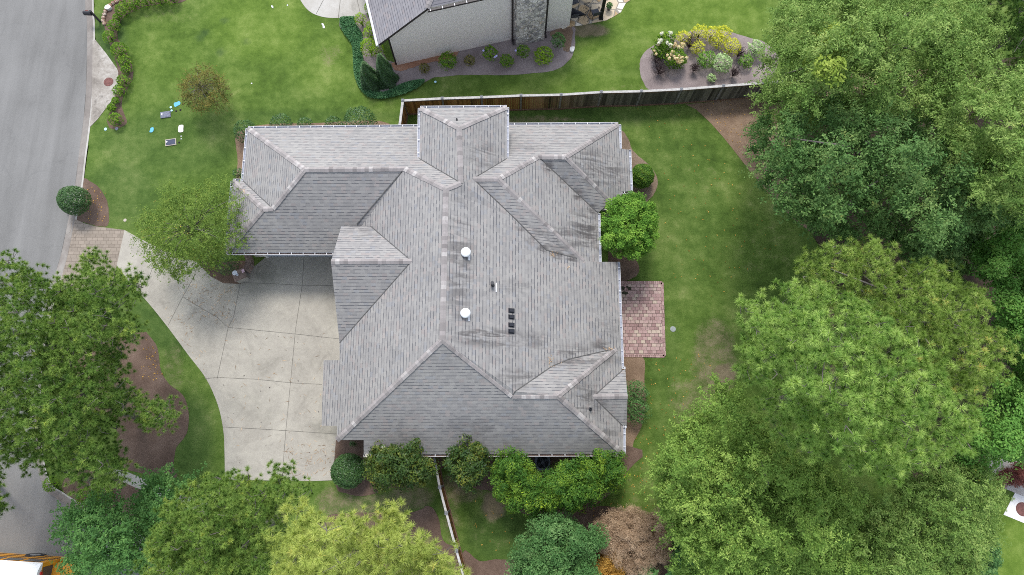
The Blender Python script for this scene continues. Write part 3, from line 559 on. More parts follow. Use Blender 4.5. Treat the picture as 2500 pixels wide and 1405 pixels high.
FLAG = m_stone('flagstone', 1.3, [(.1, (.36, .24, .12)), (.4, (.52, .41, .27)), (.7, (.62, .55, .44)), (1., (.7, .68, .63))], (.27, .24, .2), None, .06)
sheet('flagstone_patio', [(1372, 72), (1390, 66), (1420, 62), (1480, 50), (1500, 40), (1516, 30), (1528, 8), (1540, 0), (1560, -60), (1370, -60)], .03, FLAG, smooth=False, thick=.05)
PAVER = m_brickpat('patio_brick', .26, .20, [(0., (.19, .12, .115)), (.35, (.33, .215, .205)), (.7, (.40, .28, .265)), (1., (.46, .385, .31))], (.075, .055, .045), .014)
PAVER_E = m_brickpat('patio_border_brick', .12, .25, [(0., (.25, .15, .14)), (.5, (.34, .22, .21)), (1., (.44, .31, .29))], (.08, .06, .05), .012)
sheet('brick_patio', [(1490, 688), (1617, 689), (1623, 871), (1490, 868)], .03, PAVER, smooth=False, thick=.05)
mb = MB(); q = PV([(1502, 689.5), (1616.5, 690.5), (1622, 870), (1502, 868)], .034)
for i in range(3): mb.bar(q[i], q[i + 1], .17, .008)
tag(mb.build('patio_border', PAVER_E), kind='structure')
for pp_ in ([(1516, 703), (1523, 700), (1526, 705), (1520, 709)], [(1530, 699), (1541, 703), (1540, 708), (1531, 705)], [(1518, 715), (1527, 712), (1534, 716), (1524, 720)]): sheet('patio_moss_gap', pp_, .0365, plain('damp_moss', (.04, .04, .025), .9), jit=1.)

# ================================================================== MAIN HOUSE
WHITE = plain('white_gutter_paint', (.62, .62, .64), .5, .08); GUT_IN = plain('gutter_litter', (.14, .10, .085), .9, .5, 14.); GUT_CLEAN = plain('gutter_trough', (.34, .36, .42), .6, .25, 5.)
house = root('house', (-2, 7, 0), 'large grey-shingled house with many hips, white gutters and a garage wing over the driveway', 'house')
zE = 3.0; ridgeN = P(1088.5, 462, 6.85); ridgeS = P(1080, 830, 6.85); eE = P(1513, 770, 3.0)
PLE = pl3(ridgeN, ridgeS, (eE[0], eE[1], 3.0))
h_ = lambda u, v: hit(u, v, PLE)
A1 = P(605, 313.5, 3); A2 = P(593.5, 440.6, 3); A2b = P(593.5, 442, 2.95); A3 = P(568.4, 442, 2.9); A4 = P(553, 616, 3); G2 = np.array([-9.6, P(811, 617, 3)[1], 3.0])
R1 = P(744, 414, 5.68); R2 = P(988, 412, 5.72); q1 = P(643, 510.5, 4.42); q2 = P(666, 510, 4.44); NM = P(1030, 309, 3.0); NE = P(1509, 303.5, 3)
wNW = P(1026, 264, 5.1); wNE = P(1237, 262, 5.1); wSW = P(1024, 388, 5.1); wSE = P(1237, 388, 5.1); wr1 = P(1121, 313, 6.72); wr2 = P(1125, 447, 6.72)
n1 = P(1155, 437, 6.3); n2 = P(1216, 437, 6.3); n3 = P(1314, 383, 5.07); n4 = P(1381, 383, 5.07)
s1 = P(1251, 966.6, 5.24); s2 = P(1362, 967, 5.12); SE = P(1522, 1108, 3); SW = P(888, 1110, 3); SWb = P(888, 1075, 3.51); SWc = P(822, 1075, 3.5)
gR0 = P(808, 639, 5.8); gR1 = P(1005, 638, 5.8); gN0 = P(833, 553, 4.3); gN1 = P(905, 553, 4.25); gS0 = P(829, 838, 3.5)
h1 = h_(1424, 638); e4 = P(1460, 521, 3); e5 = P(1463, 640, h1[2] - .45)
k1 = P(1491, 491, 3.1); E1a = P(1511, 304, 3); E1b = P(1513, 362, 3); E2a = P(1535.5, 366, 2.72); E2b = P(1540, 466, 2.72); E2c = P(1519, 468, 2.95); E2d = P(1514, 490, 2.95)
m1 = P(1504, 851, 3.12); sg0 = P(1448, 969, 3.87); sg1 = P(1532, 968, 3.87); sgN = P(1526.6, 902, 2.95); sgNi = P(1519, 905, 3.05); sgS = P(1530, 1039.5, 2.95); sgSi = P(1519, 1039, 3.03)
E6 = P(1508, 640, 3); E7 = P(1518, 900, 3.0)
W1 = P(785, 1040, 2.98); W2 = P(790, 880, 2.98); W1i = P(823, 1040, 3.5); W2i = P(829, 880, 3.52)
roofs = [ # direction the slope faces, slope factor, polygon
 ('N', 1.22, [A1, NM, wSW, wr2, ridgeN, R2, R1]), ('W', 1.22, [A1, R1, q2, A2b, A2]), ('N', 1.22, [A2b, q2, q1, A3]), ('W', 1.22, [A3, q1, A4]),
 ('S', 1.22, [A4, q1, q2, R1, R2, G2]), ('W', 1.155, [R2, ridgeN, ridgeS, SWc, W1i, W1, W2, W2i, gS0, gR1, gN1, G2]),
 ('N', 1.17, [gN0, gN1, gR1, gR0]), ('S', 1.17, [gR0, gR1, gS0]),
 ('N', 1.2, [wNW, wNE, wr1]), ('W', 1.2, [wNW, wr1, wr2, wSW]), ('E', 1.2, [wNE, wSE, n1, wr2, wr1]),
 ('N', 1.22, [wSE, P(1240, 305, 3), NE, n4, n3, n2, n1]),
 ('E', 1.08, [ridgeN, wr2, n1, h_(1257, 534), h_(1334, 611), h_(1408, 631), h1, h_(1466, 640), E6, h_(1516.5, 851), m1, h_(1390, 877), h_(1347, 895), h_(1258, 956), s1, ridgeS]),
 ('S', 1.2, [n1, n2, h1, h_(1408, 631), h_(1334, 611), h_(1257, 534)]), ('E', 1.14, [n2, n3, e4, e5, h1]), ('S', 1.2, [n3, n4, k1, e4]), ('E', 1.18, [n4, NE, E1a, E1b, P(1515, 364, 2.97), E2a, E2b, E2c, E2d, k1]),
 ('N', 1.2, [s1, h_(1258, 956), h_(1347, 895), h_(1390, 877), m1, s2]), ('E', 1.13, [s2, m1, P(1516, 851, 3.0), E7, sgNi, sg0, sgSi, P(1522, 1042, 3.), SE]),
 ('N', 1.2, [sg0, sgNi, sgN, sg1]), ('S', 1.2, [sg0, sg1, sgS, sgSi]), ('S', 1.22, [SWc, ridgeS, s1, s2, SE, SW, SWb])]
stains = [(-2.7, 9.5, 1.1, 5., .7, 0), (-1.2, 5.6, 3., .75, 1., 0), (4.2, 12., 1.6, 2.0, 1., 0), (5., 15.6, 3., 1.8, .85, 0), (2.6, 11.3, 2.6, 1.1, .8, 0), (3.6, 4.9, 3.4, .8, .8, 0), (-1.6, 15.4, 1.3, 1.6, .6, 0), (3.8, 2.6, 2.0, 1.2, .85, 0), (.3, 3.6, 1.8, .8, .6, 0), (4.8, 1.0, 1.3, 1.2, .7, 0), (1.2, 5.6, 1.6, .7, .55, 0), (-8., 11.7, 1.6, .8, .45, 0), (.2, 8.4, 1.4, .5, .35, 0), (5.3, 6.6, 1.0, 1.2, .4, 0), (2.4, 16.6, 3., .5, .5, 0), (-1.6, 1.2, 2.6, .8, .3, 0)]
for uu, vv_ in ((1275, 553), (1300, 582), (1330, 606), (1365, 622), (1400, 632)): qq_ = h_(uu, vv_); stains.append((qq_[0] - .1, qq_[1], .55, .5, .95, 0))
for t__ in (.2, .45, .7, .95): qq_ = n3 * (1 - t__) + e4 * t__; stains.append((qq_[0] - .15, qq_[1], .5, .55, 1., 0))
for t__ in (.15, .5, .85): qq_ = m1 * (1 - t__) + s1 * t__; stains.append((qq_[0], qq_[1] + .5, .9, .5, .9, 0))
mb = MB()
for fc, k, pts in roofs:
    pts = [np.array(p) for p in pts]; nrm = sum(np.cross(pts[i] - pts[0], pts[i + 1] - pts[0]) for i in range(1, len(pts) - 1))
    if nrm[2] < 0: pts = pts[::-1]
    uvf = {'N': lambda p: (p[0], -p[1] * k + 40), 'S': lambda p: (p[0], p[1] * k + 40), 'W': lambda p: (p[1], p[0] * k + 40), 'E': lambda p: (p[1], -p[0] * k + 40)}[fc]
    mb.poly(pts, [uvf(p) for p in pts])
rm_ = mb.mesh('roof'); bm = bmesh.new(); bm.from_mesh(rm_); bmesh.ops.triangulate(bm, faces=bm.faces[:], ngon_method='BEAUTY')
for f in bm.faces:
    f.normal_update()
    if f.normal.z < 0: f.normal_flip()
bm.to_mesh(rm_); bm.free()
SH = m_shingle('roof_shingle', stains); SHN = m_shingle('neighbour_shingle', [], (.20, .19, .20), (.245, .232, .245), (.30, .287, .295))
CAPM = m_cap(); SOFF = plain('soffit_paint', (.5, .49, .47), .6)
roof = link('roof', rm_, [SH, SOFF], house); sol = roof.modifiers.new('thick', 'SOLIDIFY'); sol.thickness = .13; sol.offset = -1; sol.material_offset_rim = 1; sol.material_offset = 1
def caps(a, b, width=.29, lift=.03, slope=.55, drop=None):
    a, b = np.array(a, float), np.array(b, float); d = b - a; L = np.linalg.norm(d); d /= L; sx = np.cross(d, (0, 0, 1.)); sx /= np.linalg.norm(sx); n = max(1, int(L / .21)); mb = MB()
    dr = drop if drop is not None else slope
    for i in range(n):
        p = a + d * L * i / n; q = a + d * L * (i + 1) / n + d * .01; t = float(np.clip(.5 + RNG.normal(0, .27), 0, 1)); w_ = width / 2 * (1 + RNG.normal(0, .03)); up = np.array([0, 0, 1.])
        l0, l1 = lift + .012, lift
        mb.poly([p + up * l0, q + up * l1, q + sx * w_ + up * (l1 - w_ * dr), p + sx * w_ + up * (l0 - w_ * dr)], tint=t)
        mb.poly([p + up * l0, p - sx * w_ + up * (l0 - w_ * dr), q - sx * w_ + up * (l1 - w_ * dr), q + up * l1], tint=t)
        mb.poly([p + up * l0, p + sx * w_ + up * (l0 - w_ * dr), p + sx * w_ + up * (l0 - w_ * dr - .014), p + up * (l0 - .014)], tint=t)
        mb.poly([p + up * l0, p + up * (l0 - .014), p - sx * w_ + up * (l0 - w_ * dr - .014), p - sx * w_ + up * (l0 - w_ * dr)], tint=t)
    return mb
hip = .38
for a, b, s in [(A1, R1, hip), (R1, R2, .6), (R2, ridgeN, hip), (ridgeN, ridgeS, .46), (q2, R1, hip), (q1, q2, .5), (A3, q1, hip), (A4, q1, hip), (gR0, gR1, .55), (wNW, wr1, hip), (wNE, wr1, hip), (wr1, wr2, .6), (wr2, ridgeN, .4), (n1, n2, .5), (n2, n3, hip), (n3, n4, .5), (n4, NE, hip), (n2, h1, hip), (n4, k1, hip), (SWc, ridgeS, hip), (ridgeS, s1, hip), (s1, s2, .5), (s2, m1, hip), (s2, SE, hip), (sg0, sg1, .5)]:
    caps(a, b, drop=s).build('ridge_cap', CAPM, roof)
# valley lines: a thin dark cut strip lying just above the shingles
VAL = plain('valley_cut', (.10, .098, .095), .9, .4)
for line in ([n1, h_(1257, 534), h_(1334, 611), h_(1408, 631)], [n3, e4], [s1, h_(1258, 956), h_(1347, 895), h_(1390, 877), m1], [gN1, gR1], [gR1, gS0], [R2, P(871, 548, 3.97)], [wSW, wr2], [wSE, n1], [sg0, sgNi], [sg0, sgSi], [A2b, q2]):
    mb = MB()
    for i in range(len(line) - 1): mb.bar(np.array(line[i]) + [0, 0, .012], np.array(line[i + 1]) + [0, 0, .012], .045, .02)
    mb.build('valley', VAL, roof)
# gutters with their hanger straps
hang = MB(); hang.box(-.016, .016, -.065, .065, -.004, .006); HM = hang.mesh('gutter_hanger'); HM.materials.append(WHITE)
def gutter(a, b, outer, z_off=-.03, hangers=True, parent=None):
    a, b = np.array(a, float), np.array(b, float); a[2] += z_off; b[2] += z_off; d = b - a; L = np.linalg.norm(d); d /= L; o = np.array(outer, float); o -= d * np.dot(o, d); o[2] = 0; o /= np.linalg.norm(o); up = np.array([0, 0, 1.])
    mb = MB(); m = (a + b) / 2
    mb.obox(m + o * .125 + up * -.05, d * L / 2, o * .009, up * .06); mb.obox(m + o * .065 + up * -.095, d * (L / 2 - .003), o * .048, up * .012, mi=1)
    mb.obox(m + o * .004 + up * -.055, d * (L / 2 - .003), o * .008, up * .05)
    for e in (a, b): mb.obox(e + o * .065 - up * .05, d * .01, o * .046, up * .055)
    g = mb.build('gutter', [WHITE, (GUT_IN if outer[1] < 0 else GUT_CLEAN) if hangers else WHITE], parent or house); n = max(2, int(L / .66)) if hangers else 0
    for i in range(n):
        p = a + d * L * (i + .5) / n + o * .066 + up * .012; ho = bpy.data.objects.new('gutter_hanger', HM); COL.objects.link(ho); ho.parent = g
        ho.location = Vector(p) - Vector((parent or house).location); ho.rotation_euler = (0, 0, math.atan2(d[1], d[0]))
    return g
for a, b, o in [(A1, P(1024, 309, 3), (0, 1, 0)), (A2, A1, (-1, 0, 0)), (A3, A2b, (0, 1, 0)), (A4, A3, (-1, 0, 0)), (A4, P(812, 617, 3), (0, -1, 0)), (wNW, wNE, (0, 1, 0)), (wSW, wNW, (-1, 0, 0)), (wSE, wNE, (1, 0, 0)), (P(1241, 305, 3), NE, (0, 1, 0)), (E1b, E1a, (1, 0, 0)), (E2b, E2a, (1, 0, 0)), (E2b, E2c, (0, -1, 0)), (e5, e4, (1, 0, 0)), (E7, E6, (1, 0, 0)), (E7, sgN, (0, 1, 0)), (SE, P(1522, 1042, 3), (1, 0, 0)), (sgSi, sgS, (0, -1, 0)), (SW, SE, (0, -1, 0))]:
    gutter(a, b, o)
# walls below the roof
WALL = m_brickpat('painted_house_brick', .2, .075, [(0., (.40, .37, .33)), (.5, (.46, .43, .385)), (1., (.52, .49, .45))], (.36, .34, .31), .008)
def prism(poly, z0, z1): 
    mb = MB(); n = len(poly)
    for i in range(n):
        a, b = poly[i], poly[(i + 1) % n]; mb.poly([(a[0], a[1], z0), (b[0], b[1], z0), (b[0], b[1], z1), (a[0], a[1], z1)])
    mb.poly([(x, y, z1) for x, y in poly]); return mb
wy = P(700, 628, 0)[1]
for poly, z1 in [([(-15.1, 18.1), (-15.1, 14.9), (-15.6, 14.9), (-15.6, wy), (-14.85, wy), (-14.85, wy + .12), (-9.9, wy + .12), (-9.9, wy), (-9.0, wy), (-9.0, 18.1)], 2.9), ([(-9.0, 18.1), (-9.0, .98), (-7.4, .98), (-7.4, .4), (5.4, .4), (5.4, 10.), (4.4, 10.), (4.4, 13.5), (5.8, 13.5), (5.8, 18.3), (-9.0, 18.3)], 2.88), ([(-4.7, 18.3), (-.7, 18.3), (-.7, 15.2), (-4.7, 15.2)], 5.0)]:
    prism(poly, -.05, z1).build('wall', WALL, house)
mb = MB(); gx_ = gR0[0] + .35; mb.poly([(gx_, gN0[1] - .2, 2.5), (gx_, gN0[1] - .2, 4.1), (gx_, gR0[1], 5.55), (gx_, gS0[1] + .2, 3.4), (gx_, gS0[1] + .2, 2.5)]); mb.poly([(gx_ + .2, gN0[1] - .2, 2.5), (gx_ + .2, gN0[1] - .2, 4.1), (gx_ + .2, gR0[1], 5.55), (gx_ + .2, gS0[1] + .2, 3.4), (gx_ + .2, gS0[1] + .2, 2.5)][::-1]); mb.build('gable_wall', WALL, house)
DOOR = plain('garage_door_paint', (.42, .46, .56), .5, .05); TRIM = plain('white_trim', (.7, .69, .67), .5, .06)
mb = MB(); mb.box(-14.8, -10.0, wy + .03, wy + .07, 0, 2.35)
for i in range(4):
    for j in range(8): mb.box(-14.72 + j * .59, -14.24 + j * .59, wy + .012, wy + .034, .08 + i * .57, .56 + i * .57)
gd = mb.build('garage_door', DOOR, house); mb = MB(); mb.box(-12.5, -12.3, wy - .02, wy + .012, .3, .34); mb.build('handle', plain('dark_handle', (.05, .05, .05), .4), gd)
mb = MB(); mb.box(-14.95, -14.8, wy - .05, wy + .1, 0, 2.5); mb.box(-10.0, -9.85, wy - .05, wy + .1, 0, 2.5); mb.box(-14.8, -10.0, wy - .05, wy + .1, 2.35, 2.5); mb.build('door_frame', TRIM, house)
GLASS = G('window_glass', .08, .6).col((.03, .04, .05)).m
for x0, x1, yy in ((-13.6, -12.4, 18.115), (2.2, 3.4, 18.315), (-3.4, -2.0, 18.315)):
    mb = MB(); mb.box(x0, x1, yy - .03, yy + .03, .9, 2.3); fr = mb.build('window', TRIM, house); mb = MB(); mb.box(x0 + .08, x1 - .08, yy + .031, yy + .04, .98, 2.22); mb.build('pane', GLASS, fr)
# things fixed through the roof
ew = lambda u, v: h_(u, v)
nE = PLE[1] / np.linalg.norm(PLE[1]); nE = nE if nE[2] > 0 else -nE
for u, v in ((1137, 615), (1136, 764)):
    p = P(u, v, h_(u, v)[2] + .28); p[2] -= .36; mb = MB(); mb.lathe(p, [(.17, .0), (.15, .24), (.25, .25), (.26, .28), (.245, .32), (.19, .36), (.1, .385), (.02, .39)], 28); vt = mb.build('dome_vent', plain('white_dome', (.74, .75, .76), .35, .08, 3.), roof, smooth=True)
    mb = MB(); mb.obox(p + [.16, -.2, .02], (.05, 0, -.02), (0, .16, 0), nE * .008); mb.build('flashing', WHITE, vt)
BLK = plain('black_vent', (.025, .027, .035), .5, .2)
for u, v in ((1248.5, 759), (1248.5, 774.5), (1248.5, 794), (1248.5, 809.5)):
    p = h_(u, v); ex = np.array([1, 0, -nE[0] / nE[2]]); ex /= np.linalg.norm(ex); ey = np.array([0, 1., 0]); mb = MB()
    mb.obox(p + nE * .012, ex * .17, ey * .12, nE * .01); mb.obox(p + nE * .06 - ex * .03, ex * .10, ey * .075, nE * .05); mb.obox(p + nE * .065 + ex * .088, ex * .018, ey * .10, nE * .05); mb.build('box_vent', BLK, roof)
p = h_(1203, 697); mb = MB(); mb.tube([p - [0, 0, .1], p + [-.01, .03, .42]], [.10, .095], 14); pv = mb.build('flue_pipe', BLK, roof); mb = MB(); mb.obox(p + nE * .02 + [.17, -.1, -.07], (.03, 0, -.012), (0, .24, 0), nE * .012); mb.build('flashing', WHITE, pv)
def vent_pipe(p):
    mb = MB(); mb.lathe(p - [0, 0, .05], [(.10, 0), (.08, .12), (.05, .13), (.05, .34), (.035, .34), (.035, .2)], 12); mb.build('vent_pipe', BLK, roof)
vent_pipe(P(1116, 297, 5.95)); vent_pipe(P(1441, 999, 4.05))

# ================================================================== NEIGHBOUR'S HOUSE
nx_ = np.array([.969, .247, 0]); ny_ = np.array([-.247, .969, 0]); no_ = P(970, 160, 0); UP = np.array([0, 0, 1.])
nb = root('house', no_, "neighbour's pale brick house with dark fascia at the top of the picture", 'house')
a = P(923, 110, 3.0); b = P(1043, 21, 5.5); c2 = b + nx_ * 9; t_ = b + nx_ * 3.0 + ny_ * 3.25 + UP * 2.28; n1_ = a + ny_ * 11.; t2 = t_ + nx_ * 6
b2 = P(1043, 21, 5.5)
mb = MB(); K = 1.25
for fc, pts in (('W', [a, b, t_, n1_]), ('S', [b, c2, t2, t_]), ('N', [n1_, t_, t2, n1_ + nx_ * 14]), ('E', [c2, n1_ + nx_ * 14, t2])):
    pts = [np.array(p) for p in pts]; nrm = np.cross(pts[1] - pts[0], pts[2] - pts[0])
    if nrm[2] < 0: pts = pts[::-1]
    lx = lambda p: float(np.dot(p - no_, nx_)); ly = lambda p: float(np.dot(p - no_, ny_))
    mb.poly(pts, [{'W': (ly(p), lx(p) * K + 20), 'S': (lx(p), ly(p) * K + 20), 'N': (lx(p), -ly(p) * K + 20), 'E': (ly(p), -lx(p) * K + 20)}[fc] for p in pts])
DARK = plain('dark_brown_fascia', (.045, .038, .04), .5, .15)
nroof = mb.build('roof', [SHN, DARK], nb); sol = nroof.modifiers.new('thick', 'SOLIDIFY'); sol.thickness = .16; sol.offset = -1; sol.material_offset_rim = 1; sol.material_offset = 1
caps(b, t_, drop=.4).build('ridge_cap', CAPM, nroof); caps(t_, t2, drop=.6).build('ridge_cap', CAPM, nroof)
NW_ = m_brickpat('painted_white_brick', .2, .07, [(0., (.82, .77, .725)), (.5, (.83, .78, .735)), (1., (.84, .79, .745))], (.80, .755, .71), .004, bmp=.03, dirt=.0)
W0 = no_; W1_ = P(1390, 65, 0); L_ = np.dot(W1_ - W0, nx_); depth = 9.
def wz(l):                                             # wall top follows the rake, then the level eave
    la = np.dot(a - no_, nx_); lb = np.dot(b - no_, nx_); return 2.86 + np.clip((l - la) / (lb - la), 0, 1) * 2.48
def nbw(l, d, z): return no_ + nx_ * l + ny_ * d + UP * z
def uvwall(pts, dirv): return [(float(np.dot(p - no_, dirv)), float(p[2])) for p in pts]
lb_ = float(np.dot(b - no_, nx_)); mb = MB()
pts = [nbw(0, 0, -.05), nbw(L_, 0, -.05), nbw(L_, 0, wz(L_)), nbw(lb_, 0, wz(lb_)), nbw(0, 0, wz(0))]; mb.poly(pts, [(p[0], p[2]) for p in pts])
pts = [nbw(0, depth, -.05), nbw(0, 0, -.05), nbw(0, 0, wz(0)), nbw(0, depth, wz(0))]; mb.poly(pts, [(p[1], p[2]) for p in pts])
pts = [nbw(L_, 0, -.05), nbw(L_, 6, -.05), nbw(L_, 6, 5.2), nbw(L_, 0, 5.2)]; mb.poly(pts, [(p[1], p[2]) for p in pts])
g = NW_.node_tree
mb.build('wall', NW_, nb)
for n_ in NW_.node_tree.nodes:                          # this brick runs up the wall: read its courses from the wall's own map
    if n_.type == 'NEW_GEOMETRY':
        for l_ in list(n_.outputs['Position'].links):
            if l_.to_node.type == 'SEPXYZ':
                un = NW_.node_tree.nodes.new('ShaderNodeUVMap'); NW_.node_tree.links.new(un.outputs[0], l_.to_socket)
mb = MB(); mb.bar(a - UP * .1 - ny_ * .0, a + ny_ * 11 - UP * .1, .05, .2); mb.build('fascia', WHITE, nb)
gutter(n1_, a, -nx_, hangers=False, parent=nb)
mb = MB(); mb.bar(b - UP * .12 - ny_ * .09, c2 - UP * .12 - ny_ * .09, .13, .13); ng = mb.build('gutter', DARK, nb)
for i in range(7):
    p = b + nx_ * (.15 + .72 * i) - ny_ * .09 - UP * .05; mb = MB(); mb.obox(p, nx_ * .02, ny_ * .09, UP * .012); mb.build('gutter_hanger', WHITE, ng)
def downspout(u, v, ztop, off=.09):
    p = P(u, v, 0.) ; mb = MB(); mb.bar(p, p + UP * ztop, .11, .09, up=(-.247, .969, 0)); mb.tube([p + UP * .1, p - ny_ * .3 + UP * .03], [.05, .05], 6); mb.build('downspout', DARK, nb)
downspout(1251.3, 102, 5.35); downspout(1331, 84, 5.35); 
p = nbw(-.06, .1, 0); mb = MB(); mb.bar(p, p + UP * 2.75, .10, .10, up=(-.247, .969, 0)); mb.build('downspout', DARK, nb)
CH = m_stone('ledge_stone', 4.2, [(.0, (.18, .18, .185)), (.3, (.42, .40, .385)), (.6, (.62, .58, .53)), (.85, (.76, .73, .68)), (1., (.55, .42, .3))], (.25, .235, .22), None, .05)
c0 = P(1261, 111, 0); c1 = P(1328, 99, 0); cd = c1 - c0; mb = MB(); mb.obox((c0 + c1) / 2 + ny_ * .55 + UP * 4., cd / 2, ny_ * .55, UP * 4.05)
for i in range(260):                                    # proud ledge stones on the three faces in view
    z = RNG.uniform(.03, 7.8); t = RNG.uniform(.06, .94); ww = RNG.uniform(.08, .2); hh = RNG.uniform(.04, .09)
    if i % 5: mb.obox(c0 + cd * t + UP * z, nx_ * ww * .5, ny_ * RNG.uniform(.02, .05), UP * hh)
    else: mb.obox(c0 + ny_ * RNG.uniform(.1, 1.) + UP * z, nx_ * RNG.uniform(.02, .05), ny_ * ww * .5, UP * hh)
mb.build('chimney', CH, nb)
pp = P(1467, 45, .03); mb = MB(); mb.bar(pp, pp + UP * 3.0, .19, .19); mb.bar(pp, pp + UP * .16, .27, .27); mb.bar(pp + UP * .16, pp + UP * .2, .23, .23); mb.build('porch_post', plain('black_post', (.02, .018, .02), .5, .2), nb)
mb = MB(); q0 = nbw(L_ + .02, .3, 3.1); mb.obox(q0 + nx_ * 1.4 + ny_ * 2.6, nx_ * 1.4, ny_ * 2.6, UP * .1); mb.build('porch_roof', DARK, nb)

# ================================================================== FENCES
FB = m_fence(); RAIL = plain('weathered_cap_rail', (.43, .415, .395), .85, .3, 9.); FPOST = plain('weathered_post', (.17, .16, .15), .85, .4, 9.); STR = plain('stained_rail', (.15, .09, .06), .85, .35); PCAP = plain('grey_post_cap', (.19, .195, .21), .8, .3)
def fence(name, tops, label, posts, hgt=1.83, side=1, floor_rail=True, capw=.15):
    W3 = PV(tops, hgt); base = (W3[0] + W3[-1]) / 2; rt = root(name, (base[0], base[1], 0), label, 'fence'); acc = 0.
    for i in range(len(W3) - 1):
        p, q = W3[i], W3[i + 1]; d = q - p; L = np.linalg.norm(d); d /= L; sx = np.array([d[1], -d[0], 0]) * side
        mb = MB(); m = (p + q) / 2
        n = max(1, int(L / .14))
        for j in range(n):
            s = (j + .5) / n * L; hh = hgt - .06; zz = RNG.uniform(-.004, .004); k0 = len(mb.v); mb.obox(p + d * s + [0, 0, -hgt + hh / 2 + .02] + sx * zz, d * (L / n / 2 - .003), sx * .01, UP * (hh / 2 - .02)); 
            for t in range(k0, len(mb.v)): mb.a[t] = acc + s
        me = mb.mesh('panel', 'along'); link('panel', me, FB, rt)
        mb = MB(); mb.bar(p + [0, 0, .0], q + [0, 0, .0], capw, .035); mb.build('cap_rail', RAIL, rt)
        mb = MB(); mb.bar(p + sx * .045 - UP * (hgt - .12), q + sx * .045 - UP * (hgt - .12), .06, .09); mb.build('rail', STR, rt); mb = MB()
        mb.bar(p + sx * .035 - UP * .09, q + sx * .035 - UP * .09, .04, .09); mb.build('rail', STR, rt); acc += L
    for i in posts:
        p = W3[i]; mb = MB(); mb.bar(p * [1, 1, 0], p * [1, 1, 0] + UP * (hgt + .02), .11, .11, up=(0, 1, 0)); po = mb.build('post', FPOST, rt)
        mb = MB(); z = hgt + .02; c_ = np.array([p[0], p[1], z]); mb.obox(c_ + UP * .02, (.09, 0, 0), (0, .09, 0), UP * .022); mb.lathe(c_ + UP * .04, [(.085, 0), (.03, .035), (.0, .04)], 4); mb.build('post_cap', PCAP, po)
    return rt
fence('wooden_fence', [(975, 312), (983.5, 246), (1079.6, 241), (1175.6, 238.2), (1272, 234), (1370, 232), (1468, 225.5), (1566, 223.4), (1663.5, 218.5), (1766.5, 210.5), (1864, 203), (1960, 196)], 'long privacy fence with pale cap rail between the two houses', range(1, 12), side=1)
fence('wooden_fence', [(1060, 1118), (1073.4, 1190), (1089.8, 1253), (1114.5, 1345), (1140, 1436), (1160, 1520)], 'narrow grey-capped fence running from the magnolias to the bottom edge', range(1, 6), side=-1, capw=.12)

# ================================================================== SMALL THINGS
METAL = plain('dark_metal', (.03, .03, .035), .45, .2); IRON = plain('rusty_iron', (.17, .075, .065), .8, .35, 9.)
def manhole(u, v, r, z, label):
    c = P(u, v, z); rt = root('manhole_cover', c, label, 'manhole cover'); mb = MB(); mb.lathe(c, [(r * .9, -.01), (r * .9, .012), (r * .86, .016), (r * .62, .016), (r * .6, .010), (r * .35, .010), (r * .33, .016), (r * .12, .016), (r * .1, .022), (.01, .022)], 32); mb.build('lid', IRON, rt)
    mb = MB(); mb.lathe(c, [(r, -.01), (r, .010), (r * .91, .010), (r * .91, .0)], 32); mb.build('ring', IRON, rt)
manhole(265, 200.5, .31, .022, 'round rusty manhole cover on the stained slab beside the road kerb'); manhole(2497, 1244, .38, .018, 'round ridged manhole cover on the white slab at the right edge')
# mailbox on its post at the kerb
c = P(245, 54, 0); mt = root('mailbox', c, 'black mailbox on a dark post leaning over the kerb', 'mailbox'); ax = np.array([-1., .05, 0]); mb = MB(); mb.bar(c, c + UP * 1.14, .10, .10); mb.bar(c + UP * 1.14, c + UP * 1.17, .13, .13); mb.build('post', METAL, mt)
mb = MB(); q = c + UP * .78; mb.bar(q + ax * -.1, q + ax * .5, .08, .09); mb.build('arm', METAL, mt)
mb = MB(); q0 = c + UP * .83 + ax * .04; prof = []
for k in range(9): an = math.pi * k / 8; prof.append((math.cos(an) * .12, .12 + math.sin(an) * .12))
prof = [(.12, 0)] + prof + [(-.12, 0)]; sy = np.array([0.05, 1., 0]); r0 = [q0 + sy * x + UP * z for x, z in prof]; r1 = [p + ax * .5 for p in r0]
for k in range(len(prof) - 1): mb.poly([r0[k], r0[k + 1], r1[k + 1], r1[k]])
mb.poly(r0); mb.poly(r1[::-1]); mb.build('box', METAL, mt); mb = MB(); mb.obox(q0 + ax * .3 + sy * .13 + UP * .16, ax * .10, sy * .006, UP * .025); mb.build('flag', plain('red_flag', (.4, .08, .06), .5), mt)
# service-box lids and locator paint in the front lawn
NAVY = plain('navy_lid', (.045, .055, .095), .55, .25); GREYL = plain('scuffed_grey_lid', (.17, .18, .235), .7, .5, 14.); TAN = plain('tan_frame', (.45, .40, .33), .7)
def lidbox(u, v, label, lidm, frm, ang, sx, sy):
    c = P(u, v, 0); rt = root('utility_box', c, label, 'utility box', rz=0); ex = np.array([math.cos(ang), math.sin(ang), 0]); ey = np.array([-ex[1], ex[0], 0]); mb = MB(); mb.obox(c + UP * .03, ex * sx, ey * sy, UP * .03); mb.build('frame', frm, rt)
    mb = MB(); mb.obox(c + UP * .064, ex * (sx - .04), ey * (sy - .04), UP * .006); mb.build('lid', lidm, rt); mb = MB(); mb.lathe(c - ex * sx * .68 + ey * sy * .2 + UP * .07, [(.055, 0), (.055, .02), (.01, .022)], 14); mb.build('reader_cap', WHITE, rt)
lidbox(417.5, 348.5, 'utility box with navy lid and tan frame set in the front lawn', NAVY, TAN, .16, .34, .22); lidbox(405, 281, 'scuffed grey utility box lid near the small brown tree', GREYL, GREYL, .16, .32, .21)
